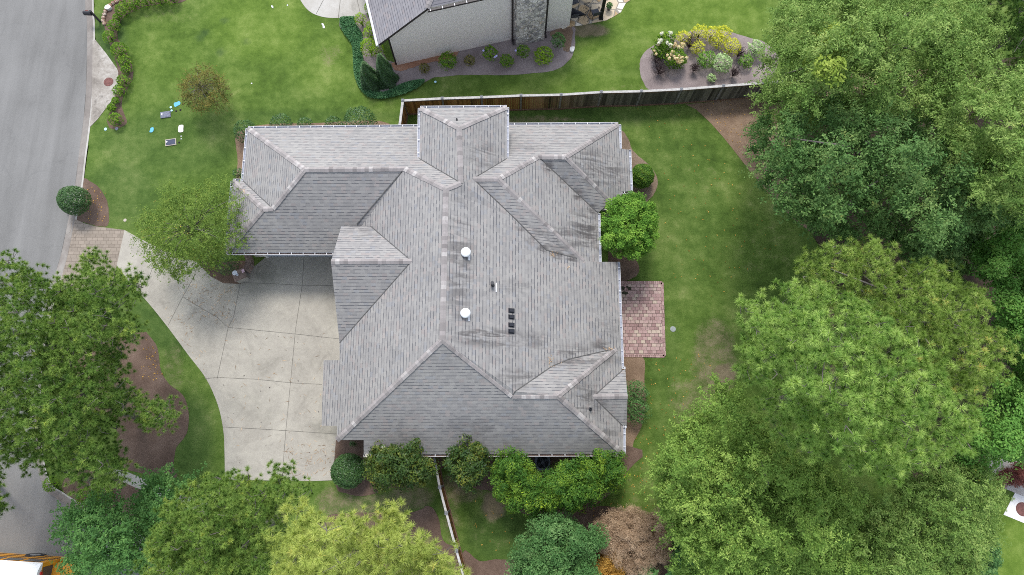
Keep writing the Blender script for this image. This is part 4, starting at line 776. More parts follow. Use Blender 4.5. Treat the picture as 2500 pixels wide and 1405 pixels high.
def disc(name, u, v, r, m, label, cat, h=.02):
    c = P(u, v, 0); mb = MB(); mb.lathe(c, [(r, 0), (r, h), (r * .8, h + .008), (.01, h + .008)], 14); me = mb.mesh(name); me.transform(Matrix.Translation(-Vector(c))); o = link(name, me, m); o.location = c; return tag(o, label, cat)
BLUE = plain('blue_locator_paint', (.13, .42, .60), .8, .15); PALE = plain('pale_blue_cap', (.42, .68, .80), .6, .1); HOLE = plain('black_cap', (.012, .012, .012), .8)
disc('valve_cap', 417.3, 262.8, .075, PALE, 'light blue valve cap above the scuffed grey lid, farther from it', 'valve cap'); disc('valve_cap', 419.3, 270.6, .068, PALE, 'pale blue valve cap touching the corner of the scuffed grey lid', 'valve cap')
disc('pipe_cap', 430.3, 272, .06, HOLE, 'black round pipe cap left of the pair by the blue paint', 'pipe cap'); disc('pipe_cap', 440.6, 269.2, .065, HOLE, 'black round pipe cap nearest the small brown tree', 'pipe cap'); disc('pipe_cap', 437.6, 348.5, .06, HOLE, 'black round pipe cap beside the tan framed utility box', 'pipe cap')
disc('marker_cap', 442.5, 333.4, .04, WHITE, 'tiny white cap just below the white pad', 'marker cap'); disc('marker_cap', 442.6, 340, .038, WHITE, 'tiny white cap nearest the tan framed utility box', 'marker cap'); disc('marker_cap', 614.5, 204.5, .05, WHITE, 'lone white cap in the upper front lawn', 'marker cap'); disc('marker_cap', 702, 13.5, .05, WHITE, 'white cap in the lawn close to the neighbour driveway curve', 'marker cap')
disc('marker_cap', 258, 316, .1, PALE, 'pale marker cap in the grass by the last hedge shrub', 'marker cap'); disc('marker_cap', 285, 315, .11, GREYL, 'grey marker cap right under the last hedge shrub', 'marker cap'); disc('marker_cap', 305.5, 538.3, .1, TAN, 'white round cap at the lawn edge near the driveway apron', 'marker cap'); disc('marker_cap', 1063, 200.5, .08, PALE, 'pale green cap in the grass below the neighbour bed', 'marker cap')
disc('drain_cover', 1643, 804, .17, plain('silver_grate', (.26, .29, .28), .5, .3, 30.), 'small silver drain cover in the lawn right of the brick patio', 'drain cover')
def flat(name, px, m, label, cat, z=.0, h=.022):
    q = PV(spline(px, 4), z); c = q.mean(0); mb = MB(); n = len(q); top = q + UP * h; mb.poly(top[::-1] if np.cross(q[1] - q[0], q[2] - q[1])[2] < 0 else top)
    for i in range(n): mb.poly([q[i], q[(i + 1) % n], top[(i + 1) % n], top[i]])
    me = mb.mesh(name); me.transform(Matrix.Translation(-Vector(c))); o = link(name, me, m); o.location = c; return tag(o, label, cat)
flat('paint_mark', Z([(800, 300), (860, 285), (905, 262), (940, 285), (935, 335), (870, 370), (825, 392), (798, 360)], 9.367, 340, 220), BLUE, 'ragged blue paint mark on the grass by the brown tree', 'paint mark')
flat('paint_mark', Z([(265, 875), (325, 862), (328, 930), (290, 972), (240, 968), (250, 920)], 9.367, 340, 220), BLUE, 'small blue diamond paint mark alone in the front lawn', 'paint mark')
flat('white_pad', Z([(905, 830), (930, 808), (1008, 808), (1008, 900), (1000, 960), (905, 968), (892, 900)], 9.367, 340, 220), plain('white_pad', (.72, .69, .62), .7, .12), 'white square pad with rusty edge in the front lawn', 'pad')
flat('white_rock', [(1394, 117), (1402, 117), (1402, 123), (1398, 129), (1392, 127), (1391, 121)], plain('white_rock', (.7, .69, .67), .8, .15), 'flat white rock at the tip of the neighbour flower bed', 'rock', .02, .12)
flat('white_sign', [(785, 59), (789, 58), (791, 62), (793, 66), (792, 70), (788, 68), (788, 64)], WHITE, 'small white dropped object in the lawn near the ivy strip', 'litter'); flat('white_sign', [(663, 14), (667, 16), (667, 21), (663, 18)], WHITE, 'tiny white scrap in the bright upper lawn', 'litter')
flat('lawn_spotlight', [(831, 60), (834, 62), (835, 70), (833, 73), (830, 66)], METAL, 'little black spotlight at the edge of the ivy strip', 'spotlight', 0, .15)
flat('white_planter_ornament', [(261, 19), (268, 16), (274, 20), (272, 25), (264, 27), (259, 25)], plain('white_ornament', (.66, .64, .6), .7, .3, 20.), 'white broken ornament in the stone-edged planter bed', 'ornament', .02, .2)
EDGE = m_stone('edging_stone', 5., [(.1, (.20, .11, .07)), (.5, (.36, .22, .15)), (1., (.45, .38, .32))], (.1, .07, .05))
for i, (u, v) in enumerate([(253, 52), (254, 45), (256, 37), (259, 29), (264, 22), (270, 15), (277, 9), (285, 5), (294, 2), (302, 0), (256, 59)]):
    c = P(u, v, .0); mb = MB(); mb.lathe(c, [(.13, 0), (.145, .07), (.1, .14), (.03, .15)], 7); tag(link('edging_stone', mb.mesh('edging_stone'), EDGE), 'rusty edging stone in the arc around the planter bed by the mailbox', 'stone', 'edging stones round the planter bed')

# air conditioner behind the house
c = P(1324, 1129, .5) * [1, 1, 0]; acu = root('air_conditioner', c, 'dark grey air conditioner with round fan grille between the evergreens', 'air conditioner'); ACM = plain('grey_casing', (.13, .15, .19), .5, .15)
mb = MB(); n = 28; ring = []
def rr_(an, s): 
    x, y = math.cos(an), math.sin(an); k = (abs(x) ** 5 + abs(y) ** 5) ** (-.2); return x * k * s, y * k * s
for zz, s in ((0, .43), (.86, .43), (.9, .40)): ring.append([c + [*rr_(2 * math.pi * k / n, s), zz] for k in range(n)])
for j in range(2):
    for k in range(n): mb.poly([ring[j][k], ring[j][(k + 1) % n], ring[j + 1][(k + 1) % n], ring[j + 1][k]])
for k in range(n):
    a0, a1 = 2 * math.pi * k / n, 2 * math.pi * (k + 1) / n; mb.poly([ring[2][k], ring[2][(k + 1) % n], c + [math.cos(a1) * .34, math.sin(a1) * .34, .9], c + [math.cos(a0) * .34, math.sin(a0) * .34, .9]])
mb.build('casing', ACM, acu)
mb = MB(); mb.lathe(c + UP * .72, [(.34, 0), (.34, .005), (.01, .006)], 24); mb.build('well', plain('fan_well', (.015, .02, .03), .7), acu)
mb = MB()
for k in range(4): an = k * math.pi / 2 + .5; d = np.array([math.cos(an), math.sin(an), 0]); s_2 = np.array([-d[1], d[0], 0]); mb.obox(c + d * .19 + UP * .79, d * .13, s_2 * .07 + UP * .02, UP * .004)
mb.lathe(c + UP * .77, [(.08, 0), (.08, .06), (.02, .07)], 14); mb.build('fan', plain('fan_blade', (.12, .14, .18), .5), acu)
mb = MB()
for r in (.1, .16, .22, .28, .33): mb.tube([c + [math.cos(t) * r, math.sin(t) * r, .905] for t in np.linspace(0, 2 * math.pi, 25)], [.005] * 25, 4, cap=False)
for k in range(10): an = k * math.pi / 5; mb.tube([c + [math.cos(an) * .06, math.sin(an) * .06, .91], c + [math.cos(an) * .35, math.sin(an) * .35, .91]], [.005, .005], 4)
mb.build('grille', METAL, acu)

# curved planter wall at the garage corner with things left on its end pillar
RB = m_brickpat('planter_brick', .21, .08, [(0., (.15, .10, .08)), (.5, (.25, .17, .14)), (1., (.36, .28, .24))], (.24, .21, .19), .012)
wt = root('planter_wall', P(604, 640, 0), 'curved brick planter wall ending in a square pillar by the garage', 'wall'); pth = PV(spline([(595, 612), (601, 620), (605.5, 632), (605.5, 645), (597, 660)], 6, False), .62); mb = MB()
for i in range(len(pth) - 1): 
    m = (pth[i] + pth[i + 1]) / 2; mb.bar(pth[i] * [1, 1, 0] + UP * .29, pth[i + 1] * [1, 1, 0] + UP * .29, .26, .58); 
mb.build('wall', RB, wt); mb = MB()
for i in range(len(pth) - 1): 
    for s in (0, .5): q0 = pth[i] * (1 - s) + pth[i + 1] * s; q1_ = pth[i] * (.55 - s) + pth[i + 1] * (.45 + s); mb.bar(q0 - UP * .01, q1_ - UP * .01, .33, .07, tint=RNG.random())
mb.build('brick_coping', m_cap() if False else plain('coping_brick', (.20, .145, .125), .85, .5, 12.), wt)
pc = P(583.5, 671, .72); ang = .42; ex = np.array([math.cos(ang), -math.sin(ang) * -1, 0]); ey = np.array([-ex[1], ex[0], 0]); mb = MB(); mb.obox(pc * [1, 1, 0] + UP * .33, ex * .33, ey * .27, UP * .33); mb.build('pillar', m_concrete('pillar_stone', (.2, .19, .16), (.3, .28, .25), (.4, .38, .34)), wt); mb = MB(); mb.obox(pc - UP * .03, ex * .37, ey * .31, UP * .03); mb.build('pillar_cap', plain('pillar_cap', (.19, .14, .12), .85, .35), wt)
def rest(name, u, v, m, label, cat, prof): c = P(u, v, .72); mb = MB(); mb.lathe(c, prof, 16); me = mb.mesh(name); me.transform(Matrix.Translation(-Vector(c))); o = link(name, me, m); o.location = c; return tag(o, label, cat)
CHINA = plain('white_china', (.66, .70, .78), .3, .12, 12.)
rest('plate', 573.5, 667, CHINA, 'round white plate on the end pillar of the planter wall', 'plate', [(.07, .0), (.15, .02), (.15, .025), (.1, .012), (.02, .01)]); rest('cup', 580, 671.5, CHINA, 'small white cup beside the plate on the planter pillar', 'cup', [(.06, 0), (.075, .1), (.065, .1), (.05, .02), (.01, .02)])
c = P(593.5, 662, .72); mb = MB(); mb.obox(UP * .012, ex * .08, ey * .1, UP * .012); o = link('tile', mb.mesh('tile'), plain('pink_tile', (.6, .42, .5), .5)); o.location = c; tag(o, 'small pink tile lying on the curved planter wall', 'tile')

# neighbour's patio furniture
FAB = plain('mesh_sling', (.07, .075, .09), .7, .15, 30.)
def chair(u, v, ang, label):
    c = P(u, v, .035); rt = root('patio_chair', c, label, 'chair', 'patio chairs'); R = lambda x, y, z: c + np.array([x * math.cos(ang) - y * math.sin(ang), x * math.sin(ang) + y * math.cos(ang), z])
    ex = R(1, 0, 0) - c; ey = R(0, 1, 0) - c
    mb = MB(); mb.obox(R(0, 0, .43), ex * .25, ey * .25, UP * .012); mb.build('seat', FAB, rt); mb = MB(); mb.obox(R(0, .29, .68), ex * .25, ey * .015 + UP * .01, UP * .24 + ey * .06); mb.build('backrest', FAB, rt)
    for sx in (-1, 1):
        for sy in (-1, 1): mb = MB(); mb.tube([R(sx * .27, sy * .26, 0), R(sx * .27, sy * .22, .43)], [.018, .018], 6); mb.build('leg', METAL, rt)
        mb = MB(); mb.tube([R(sx * .28, -.22, .43), R(sx * .29, -.24, .64), R(sx * .29, .1, .66), R(sx * .27, .28, .6)], [.018] * 4, 6); mb.build('armrest', METAL, rt)
    return rt
chair(1452, 41, math.pi + .3, 'dark mesh patio chair in the open between folding table and porch post'); chair(1400, 46, math.pi + .15, 'dark patio chair half hidden by the wall, under the closed umbrella'); chair(1400, 13, .4, 'dark patio chair farther up behind the wall at the photo top')
def side_table(u, v, label, ang):
    c = P(u, v, .035); rt = root('folding_table', c, label, 'table', 'small wire folding tables'); ex = np.array([math.cos(ang), math.sin(ang), 0]); ey = np.array([-ex[1], ex[0], 0]); mb = MB()
    for t in np.linspace(-.2, .2, 6): mb.bar(c + UP * .5 + ex * t - ey * .2, c + UP * .5 + ex * t + ey * .2, .016, .012)
    for s in (-1, 1): mb.bar(c + UP * .49 + ey * s * .2 - ex * .21, c + UP * .49 + ey * s * .2 + ex * .21, .02, .02)
    mb.build('tabletop', METAL, rt)
    for s in (-1, 1):
        for k in (-1, 1): mb = MB(); mb.tube([c + ex * .2 * k + ey * .19 * s, c - ex * .2 * k + ey * .19 * s + UP * .48], [.012, .012], 5); mb.build('leg', METAL, rt)
side_table(1433, 25, 'wire folding table nearer the top beside the closed umbrella tip', .3); side_table(1434, 46, 'wire folding table on the patio edge right of the umbrella tip', .7)
ub = root('closed_umbrella', P(1408, 36, 0), 'closed black patio umbrella lying across a chair by the wall', 'umbrella'); a_ = P(1386, 26, .75); b_ = P(1429, 38, .72); mb = MB(); mb.tube([a_ + (b_ - a_) * t + UP * .04 * math.sin(t * 9) for t in (0, .25, .5, .75, .93, 1.)], [.2, .24, .2, .15, .06, .02], 9); mb.build('canopy', plain('black_canvas', (.012, .013, .018), .7, .3, 14.), ub, smooth=True); mb = MB(); mb.tube([b_, b_ + (b_ - a_) * .06], [.02, .015], 6); mb.build('pole', METAL, ub)
pt = root('potted_plant', P(1486, 22, .03), 'small green potted plant on the flagstones right of the porch post', 'plant'); c = P(1486, 24, .03); mb = MB(); mb.lathe(c, [(.10, 0), (.14, .28), (.15, .3), (.12, .3), (.1, .25)], 14); mb.build('pot', plain('grey_pot', (.13, .12, .12), .7), pt)
d = unit(RNG.normal(0, 1, (160, 3)) + [0, 0, .6]); vv, tt = leaves(c + UP * .42 + d * .2, d, .12, .06, RNG.random(160)); link('leaves', arrmesh('leaves', vv, 4, attrs={'tint': tt}), LM['blue_green'], pt)

# school bus, mostly outside the frame
YEL = plain('bus_yellow', (.62, .27, .02), .4, .06, 2.); BW = plain('bus_white_roof', (.82, .82, .82), .4, .03, 2.); BBK = plain('bus_black', (.02, .02, .022), .5, .2); TYRE = plain('tyre_rubber', (.022, .022, .024), .85, .2)
bd = P(140, 1363, .8) - P(0, 1354, .8); bd[2] = 0; bd /= np.linalg.norm(bd); bs = np.array([bd[1], -bd[0], 0])     # forward, and away from the camera side
bo = P(152, 1363.5, .8) * [1, 1, 0] + UP * -.12                       # near-side foot of the windscreen
bus = root('school_bus', bo, 'yellow school bus with white roof cut by the lower left corner', 'bus'); B = lambda f, s, z: bo + bd * f + bs * s + UP * z
Wd = 2.44; mb = MB(); sec = [(0, .45), (0, 1.55), (.0, 2.1), (.02, 2.45), (.2, 2.7)]
full = sec + [(Wd - s, z) for s, z in sec[::-1]]
for i in range(len(full)):
    a, b = full[i], full[(i + 1) % len(full)]; mb.poly([B(-9, *a), B(0, *a), B(0, *b), B(-9, *b)][::-1])
mb.poly([B(0, *p) for p in full]); mb.poly([B(-9, *p) for p in full][::-1]); mb.build('body', YEL, bus)
mb = MB(); rs = [(-.01, 2.5), (.06, 2.62), (.3, 2.78), (.8, 2.88), (1.22, 2.9), (1.64, 2.88), (2.14, 2.78), (2.38, 2.62), (2.45, 2.5)]
for i in range(len(rs) - 1): mb.poly([B(-9.0, *rs[i]), B(.02, *rs[i]), B(.02, *rs[i + 1]), B(-9.0, *rs[i + 1])][::-1])
mb.poly([B(.02, *p) for p in rs]); mb.poly([B(-9, *p) for p in rs][::-1]); mb.build('roof', BW, bus, smooth=False)
for k in range(8):
    f0 = -.35 - k * 1.05; mb = MB(); mb.poly([B(f0 - .85, -.012, 1.7), B(f0, -.012, 1.7), B(f0, -.006, 2.3), B(f0 - .85, -.006, 2.3)][::-1]); mb.poly([B(f0 - .85, .01, 1.7), B(f0, .01, 1.7), B(f0, .012, 2.3), B(f0 - .85, .012, 2.3)]); mb.build('window', GLASS, bus)
for z in (.75, 1.15, 1.55): mb = MB(); mb.bar(B(-9, -.012, z), B(0, -.012, z), .02, .05); mb.build('rub_rail', BBK, bus)
mb = MB(); hp = [(.15, .5), (.15, 1.25), (.35, 1.5), (2.09, 1.5), (2.29, 1.25), (2.29, .5)]
hq = [(.22, .5), (.22, 1.15), (.42, 1.32), (2.02, 1.32), (2.22, 1.15), (2.22, .5)]
for i in range(6): mb.poly([B(0.01, *hp[i]), B(1.05, *hq[i]), B(1.05, *hq[(i + 1) % 6]), B(0.01, *hp[(i + 1) % 6])])
mb.poly([B(1.05, *p) for p in hq]); mb.build('hood', YEL, bus); mb = MB(); mb.obox(B(1.15, Wd / 2, .62), bd * .09, bs * 1.2, UP * .16); mb.build('bumper', BBK, bus)
mb = MB(); mb.poly([B(.012, .2, 1.6), B(.012, 2.24, 1.6), B(.012, 2.2, 2.4), B(.012, .24, 2.4)]); mb.build('windscreen', GLASS, bus)
for f in (-.95, -6.9):
    for s in (.0, Wd): 
        sg = -1 if s == 0 else 1; c = B(f if f < -2 else -1.75, s + sg * -.1, .5); wh = MB(); wh.lathe(c, [(.48, -.12), (.5, -.08), (.5, .10), (.46, .13), (.28, .12)], 24, axis=bs * sg); wl = wh.build('wheel', TYRE, bus); rm2 = MB(); rm2.lathe(c + bs * sg * .1, [(.27, 0), (.24, .03), (.1, .05), (.02, .06)], 18, axis=bs * sg); rm2.build('rim', plain('wheel_rim', (.2, .2, .2), .5), wl)
for s in (.5, 1.94): mb = MB(); mb.lathe(B(.05, s, 2.55), [(.09, 0), (.09, .05), (.02, .06)], 12, axis=bd); mb.build('warning_light', plain('red_lens', (.5, .03, .02), .3), bus)

# ================================================================== LITTER (nobody could count it)
def litter(name, polys, n, size, pal, label, z=.03, asp=.5, flat=.92):
    q = np.concatenate([sample_px(np.array(p, float), max(3, int(n * k)))[0] for p, k in polys]); q = q + RNG.normal(0, 6, q.shape); c = PV(q, z); m = len(c); up = np.tile([0, 0, 1.], (m, 1)); v, t = leaves(c, up, size, size * asp, RNG.random(m), flat, .25)
    o = link(name, arrmesh(name, v, 4, attrs={'tint': t}), LM[pal]); tag(o, label, 'leaf litter', None, 'stuff'); return o
litter('fallen_leaves', [([(1560, 260), (1660, 280), (1800, 420), (1900, 600), (1760, 760), (1640, 700), (1620, 480)], .45), ([(1590, 870), (1760, 850), (1660, 1010), (1570, 1230), (1530, 1200)], .4), ([(1480, 1150), (1580, 1150), (1600, 1260), (1400, 1280)], .25), ([(1150, 1220), (1250, 1260), (1240, 1350), (1150, 1340)], .08)], 210, .09, 'orange', 'scattered orange fallen leaves on the back lawn')
litter('pine_needle_litter', [([(440, 690), (580, 700), (560, 800), (470, 770)], .55), ([(560, 800), (830, 820), (800, 1070), (560, 1100)], .35), ([(700, 1080), (815, 1080), (805, 1165), (700, 1165)], .5), ([(400, 740), (470, 780), (520, 920), (480, 880)], .2)], 200, .26, 'dead', 'rusty pine needle clusters scattered on the driveway', .03, .09)
litter('bed_leaves', [([(210, 440), (255, 480), (262, 545), (215, 540)], .35), ([(345, 830), (385, 860), (400, 930), (350, 930)], .35), ([(1700, 265), (1820, 245), (1815, 390), (1760, 320)], .35)], 150, .08, 'orange', 'yellow and orange leaves on the mulch beds', .035)
litter('driveway_debris', [([(450, 700), (830, 830), (800, 1160), (560, 1150), (530, 930)], 1.)], 22, .07, 'twig_dark', 'dark pine cones and bits on the concrete', .035, .7)
v = []
for u0, v0, ru, rv, n in ((1350, 622, 9, 7, 26), (1388, 653, 4, 4, 8), (1345, 880, 5, 12, 22), (1485, 853, 18, 5, 26), (1370, 895, 30, 8, 14), (595, 466, 6, 4, 8)):
    for k in range(n): q = h_(u0 + RNG.normal(0, ru * .5), v0 + RNG.normal(0, rv * .5)); v.append(q + UP * .03)
v = np.array(v); lv, lt = leaves(v, np.tile(nE, (len(v), 1)), .09, .035, RNG.random(len(v)), .2, .3); tag(link('roof_leaves', arrmesh('roof_leaves', lv, 4, attrs={'tint': lt}), LM['dead']), 'dry leaves caught in the roof valleys', 'leaf litter', None, 'stuff')

# ================================================================== SHRUBS
shrub('topiary_shrub', 183, 491, 37, 2.0, 'dark_shrub', 'clipped dark green ball shrub overhanging the road kerb', k=9000, lump=.07, lw=(.07, .05))
hd = 'hedge shrubs beside the stained drain slab'
for u, v, r, h, lb in [(300, 26, 20, .9, 'hedge shrub curving away at the planter bed, farthest up the row'), (322, 10, 22, .95, 'hedge shrub at the photo top where the row turns right'), (352, 3, 22, .95, 'second hedge shrub on the top edge, right of the turn'), (385, -2, 22, .95, 'third hedge shrub along the top edge'), (418, -5, 22, .95, 'last hedge shrub at the right end of the top edge'),
                       (287, 44, 12, .6, 'small dark hedge shrub just under the planter bed'), (279, 64, 17, .8, 'hedge shrub level with the mailbox base'), (267, 91, 17, .8, 'hedge shrub set left of the row below the mailbox'), (292, 124, 23, 1.0, 'largest hedge shrub above the manhole slab'), (306, 152, 18, .85, 'hedge shrub right of the drain slab top'), (309, 172, 14, .7, 'sparse dull hedge shrub right of the slab point'),
                       (302, 199, 17, .85, 'hedge shrub level with the rusty manhole cover'), (292, 223, 17, .8, 'hedge shrub touching the slab below the manhole'), (283, 247, 10, .5, 'little round hedge shrub near the slab bottom'), (273, 264, 11, .5, 'pale low hedge shrub under the little round one'), (283, 293, 18, .85, 'round hedge shrub alone at the lower end of the row')]:
    shrub('hedge_shrub', u, v, r, h, 'mid_shrub', lb, group=hd, lw=(.11, .045), lump=.2)
for u, v, r, h, p, lb in [(600, 322, 30, 1.5, 'dark_shrub', 'dark shrub hugging the upper left corner of the garage roof'), (687, 306, 30, 1.3, 'dark_shrub', 'dark shrub behind the gutter, second from the garage corner'), (746, 307, 22, 1.1, 'dark_shrub', 'small dark shrub at the middle of the garage gutter'), (815, 306, 24, 1.1, 'dark_shrub', 'low dark shrub left of the big rounded one behind the gutter'), (880, 303, 46, 1.9, 'dark_shrub', 'big rounded dark shrub behind the garage gutter'), (583, 425, 15, .8, 'dark_shrub', 'small shrub in the corner beside the roof jog')]:
    shrub('foundation_shrub', u, v, r, h, p, lb, lw=(.08, .05), group='shrubs along the garage wall')
for u, v, r, h, p, lb in [(881, 50, 17, 1.1, 'lime', 'bright round shrub beside the neighbour driveway curve'), (906, 66, 14, .9, 'lime', 'bright shrub tucked under the neighbour gutter near its top'), (903, 84, 19, 1.1, 'lime', 'bright shrub halfway down the neighbour gutter'), (902, 118, 24, 1.4, 'lime', 'broad bright shrub left of the neighbour roof corner'), (922, 124, 20, 1.3, 'lime', 'bright shrub directly under the neighbour roof corner'), (900, 20, 12, .8, 'lime', 'bright shrub at the top under the neighbour gutter')]:
    shrub('lime_shrub', u, v, r, h, p, lb, lw=(.07, .05), group='bright shrubs by the neighbour wall')
def arborvitae(poly, h, label):
    poly = np.array(poly, float); pb = poly[poly[:, 1].argmax()]; u0 = poly[:, 0].mean(); base = P(u0, poly[:, 1].max() - 9, 0); n = 9000; t = RNG.random(n) ** 1.4; an = RNG.uniform(0, 6.283, n)
    rad = (.62 * (1 - t) ** .75 + .05) * (1 + .16 * np.sin(an * 5 + t * 9)) * (.72 + .28 * RNG.random(n) ** .5); c = base + np.stack([np.cos(an) * rad, np.sin(an) * rad, t * h + .05], 1); d = np.stack([np.cos(an) * .5, np.sin(an) * .5, np.ones(n)], 1)
    vv, tt = leaves(c, unit(d), .13, .04, np.clip(.15 + t * .45 + RNG.normal(0, .16, n), 0, 1), .2, .5); rt = root('arborvitae', base, label, 'conifer shrub', 'arborvitae at the neighbour wall corner'); link('foliage', arrmesh('foliage', vv, 4, attrs={'tint': tt}), LM['dark_shrub'], rt); mb = MB(); mb.tube([base, base + UP * h * .8], [.06, .02], 6); mb.build('trunk', BARK, rt)
arborvitae([(892, 160), (905, 150), (935, 215), (900, 210)], 2.5, 'narrower cone-shaped conifer left of its taller twin'); arborvitae([(930, 135), (945, 130), (975, 205), (940, 207)], 3.0, 'taller feathery conifer touching the neighbour wall corner')
nbg = 'flowering shrubs in the neighbour wall bed'
for u, v, r, h, p, lb in [(1036, 168, 14, .7, 'brown_leaf', 'dull reddish shrub at the left of the neighbour bed'), (1093, 150, 24, 1.0, 'mid_shrub', 'full green shrub with buds below the long pale wall'), (1147, 149, 15, .7, 'brown_leaf', 'small dull shrub between two green ones in the wall bed'), (1197, 131, 21, .95, 'mid_shrub', 'green shrub with lilac blooms left of the stone chimney'), (1237, 150, 19, .8, 'mid_shrub', 'low green shrub nearest the bed front below the chimney'), (1277, 127, 18, .9, 'mid_shrub', 'green shrub standing at the chimney foot'), (1327, 137, 26, .95, 'lime', 'wide light green shrub near the white rock'), (1363, 101, 20, 1.3, 'blue_green', 'upright bluish shrub under the right wall panel')]:
    shrub('bed_shrub', u, v, r, h, p, lb, lw=(.1, .055), lump=.25, group=nbg)
for u, v in ((1180, 124), (1208, 140), (1212, 137), (1259, 124)):
    c = P(u, v, .9); mb = MB(); mb.lathe(c, [(.03, -.04), (.08, 0), (.05, .05), (.01, .06)], 9); tag(link('hydrangea_bloom', mb.mesh('hydrangea_bloom'), plain('lilac_bloom', (.45, .42, .75), .8)), 'round lilac flower head in the neighbour wall bed', 'flower', 'lilac blooms in the wall bed')
# ground-cover strip
IV = Z([(60, 90), (150, 65), (275, 70), (290, 170), (380, 300), (400, 430), (375, 560), (408, 700), (392, 850), (402, 1010), (480, 1150), (560, 1172), (700, 1190), (850, 1140), (1000, 1060), (1280, 1000), (1310, 1050), (1150, 1160), (900, 1250), (700, 1285), (540, 1280), (430, 1220), (340, 1100), (290, 980), (262, 820), (250, 550), (225, 450), (145, 350), (78, 230)], 6.108, 820, 30)
q, _ = sample_px(spline(IV, 4), 11000); c = PV(q, RNG.uniform(.05, .26, len(q))); d = unit(RNG.normal(0, .6, (len(c), 3)) + [0, 0, 1.]); vv, tt = leaves(c, d, .12, .06, RNG.beta(2, 2.4, len(c)), .45, .8)
tag(link('ground_cover', arrmesh('ground_cover', vv, 4, attrs={'tint': tt}), LM['ivy']), 'dark green ground cover strip curling round the neighbour bed', 'ground cover', None, 'stuff')
# island bed
gb = 'shrubs of the island bed'
for u, v, r, h, p, lb in [(1668, 96, 22, 1.0, 'gold', 'yellow shrub at the left of the golden arc in the island bed'), (1708, 82, 23, 1.1, 'gold', 'yellow shrub at the top of the golden arc'), (1738, 86, 23, 1.1, 'gold', 'yellow shrub in the middle of the golden arc'), (1766, 84, 23, 1.1, 'gold', 'yellow shrub at the upper right of the golden arc'), (1755, 104, 20, 1.0, 'gold', 'yellow shrub inside the golden arc'), (1787, 116, 25, 1.1, 'gold', 'yellow shrub at the right end of the golden arc'), (1703, 119, 20, .95, 'gold', 'yellow shrub at the inner left of the golden arc')]:
    shrub('golden_shrub', u, v, r, h, p, lb, group=gb, lw=(.09, .04), lump=.28)
for u, v, r, h, p, lb in [(1724, 148, 25, 1.0, 'round_tree', 'green mounded shrub left of the variegated one in the island bed'), (1762, 156, 28, 1.1, 'sage', 'broad variegated shrub in the island bed centre'), (1737, 191, 12, .5, 'sage', 'tiny variegated shrub nearest the fence'), (1846, 120, 24, 1.0, 'sage', 'pale variegated shrub by the oak at the island bed end'), (1821, 150, 19, .8, 'round_tree', 'small bright green shrub right of the variegated shrub')]:
    shrub('island_shrub', u, v, r, h, p, lb, group=gb, lw=(.09, .06), lump=.25)
def hydrangea(u, v, r, h, heads, pal, label):
    rt = shrub('hydrangea', u, v, r, h, 'mid_shrub', label, 'hydrangea', gb, lw=(.12, .07), lump=.3); H_ = []
    c0 = np.array(rt.location); rm = r * (H - h) / F
    for k in range(heads):
        an = RNG.uniform(0, 6.28); rr = rm * math.sqrt(RNG.random()) * 1.05; cc = c0 + [math.cos(an) * rr, math.sin(an) * rr, h * (.8 + .3 * RNG.random())]; d = unit(RNG.normal(0, 1, (46, 3)) + [0, 0, .4]); H_.append((cc + d * RNG.uniform(.07, .12), d))
        vv, tt = leaves(H_[-1][0], d, .075, .06, RNG.random(46), .1, .4); link('bloom', arrmesh('bloom', vv, 4, attrs={'tint': tt}), LM[pal], rt)
hydrangea(1622, 108, 26, 1.6, 13, 'bloom', 'hydrangea with big cream blooms at the island bed left'); hydrangea(1649, 144, 30, 1.3, 30, 'bloom_tan', 'hydrangea with many faded tan blooms in the island bed'); hydrangea(1612, 128, 22, 1.1, 8, 'bloom_tan', 'hydrangea with few pinkish heads beside the cream one')
def bare(u, v, r, h, label, n=46, pal=None):
    b = P(u, v, 0); rt = root('bare_shrub', b, label, 'bare shrub', gb); mb = MB(); rm = r * H / F
    for k in range(n):
        an = RNG.uniform(0, 6.28); rr = rm * RNG.uniform(.3, 1.); e = b + [math.cos(an) * rr, math.sin(an) * rr, h * RNG.uniform(.6, 1.)]; m = b * .45 + e * .55 + UP * .1; mb.tube([b + UP * .02, m, e], [.014, .01, .004], 4, cap=False)
        for j in range(3): e2 = m + (e - m) * RNG.random() + RNG.normal(0, .12, 3); mb.tube([m + (e - m) * .4, e2], [.007, .003], 3, cap=False)
    mb.build('stems', plain('dark_stem', (.07, .045, .045), .9, .4), rt)
    vv, tt = leaves(b + RNG.normal(0, 1, (420, 3)) * [rm * .5, rm * .5, h * .15] + UP * h * .65, unit(RNG.normal(0, 1, (420, 3))), .06, .035, RNG.random(420), .2); link('dry_leaves', arrmesh('dry_leaves', vv, 4, attrs={'tint': tt}), LM['twig_dark'], rt)
bare(1608, 182, 24, .9, 'dark bare shrub at the lower left of the island bed'); bare(1681, 118, 26, 1.1, 'dark stemmed shrub between tan hydrangea and golden arc'); bare(1691, 176, 12, .8, 'small clump of dark bare stems near the fence'); bare(1787, 188, 14, .9, 'upright dark stems right of the tiny variegated shrub'); bare(1800, 140, 18, .9, 'dark stems between variegated and bright green shrubs'); bare(1600, 155, 20, .9, 'dark leggy shrub under the pinkish hydrangea')
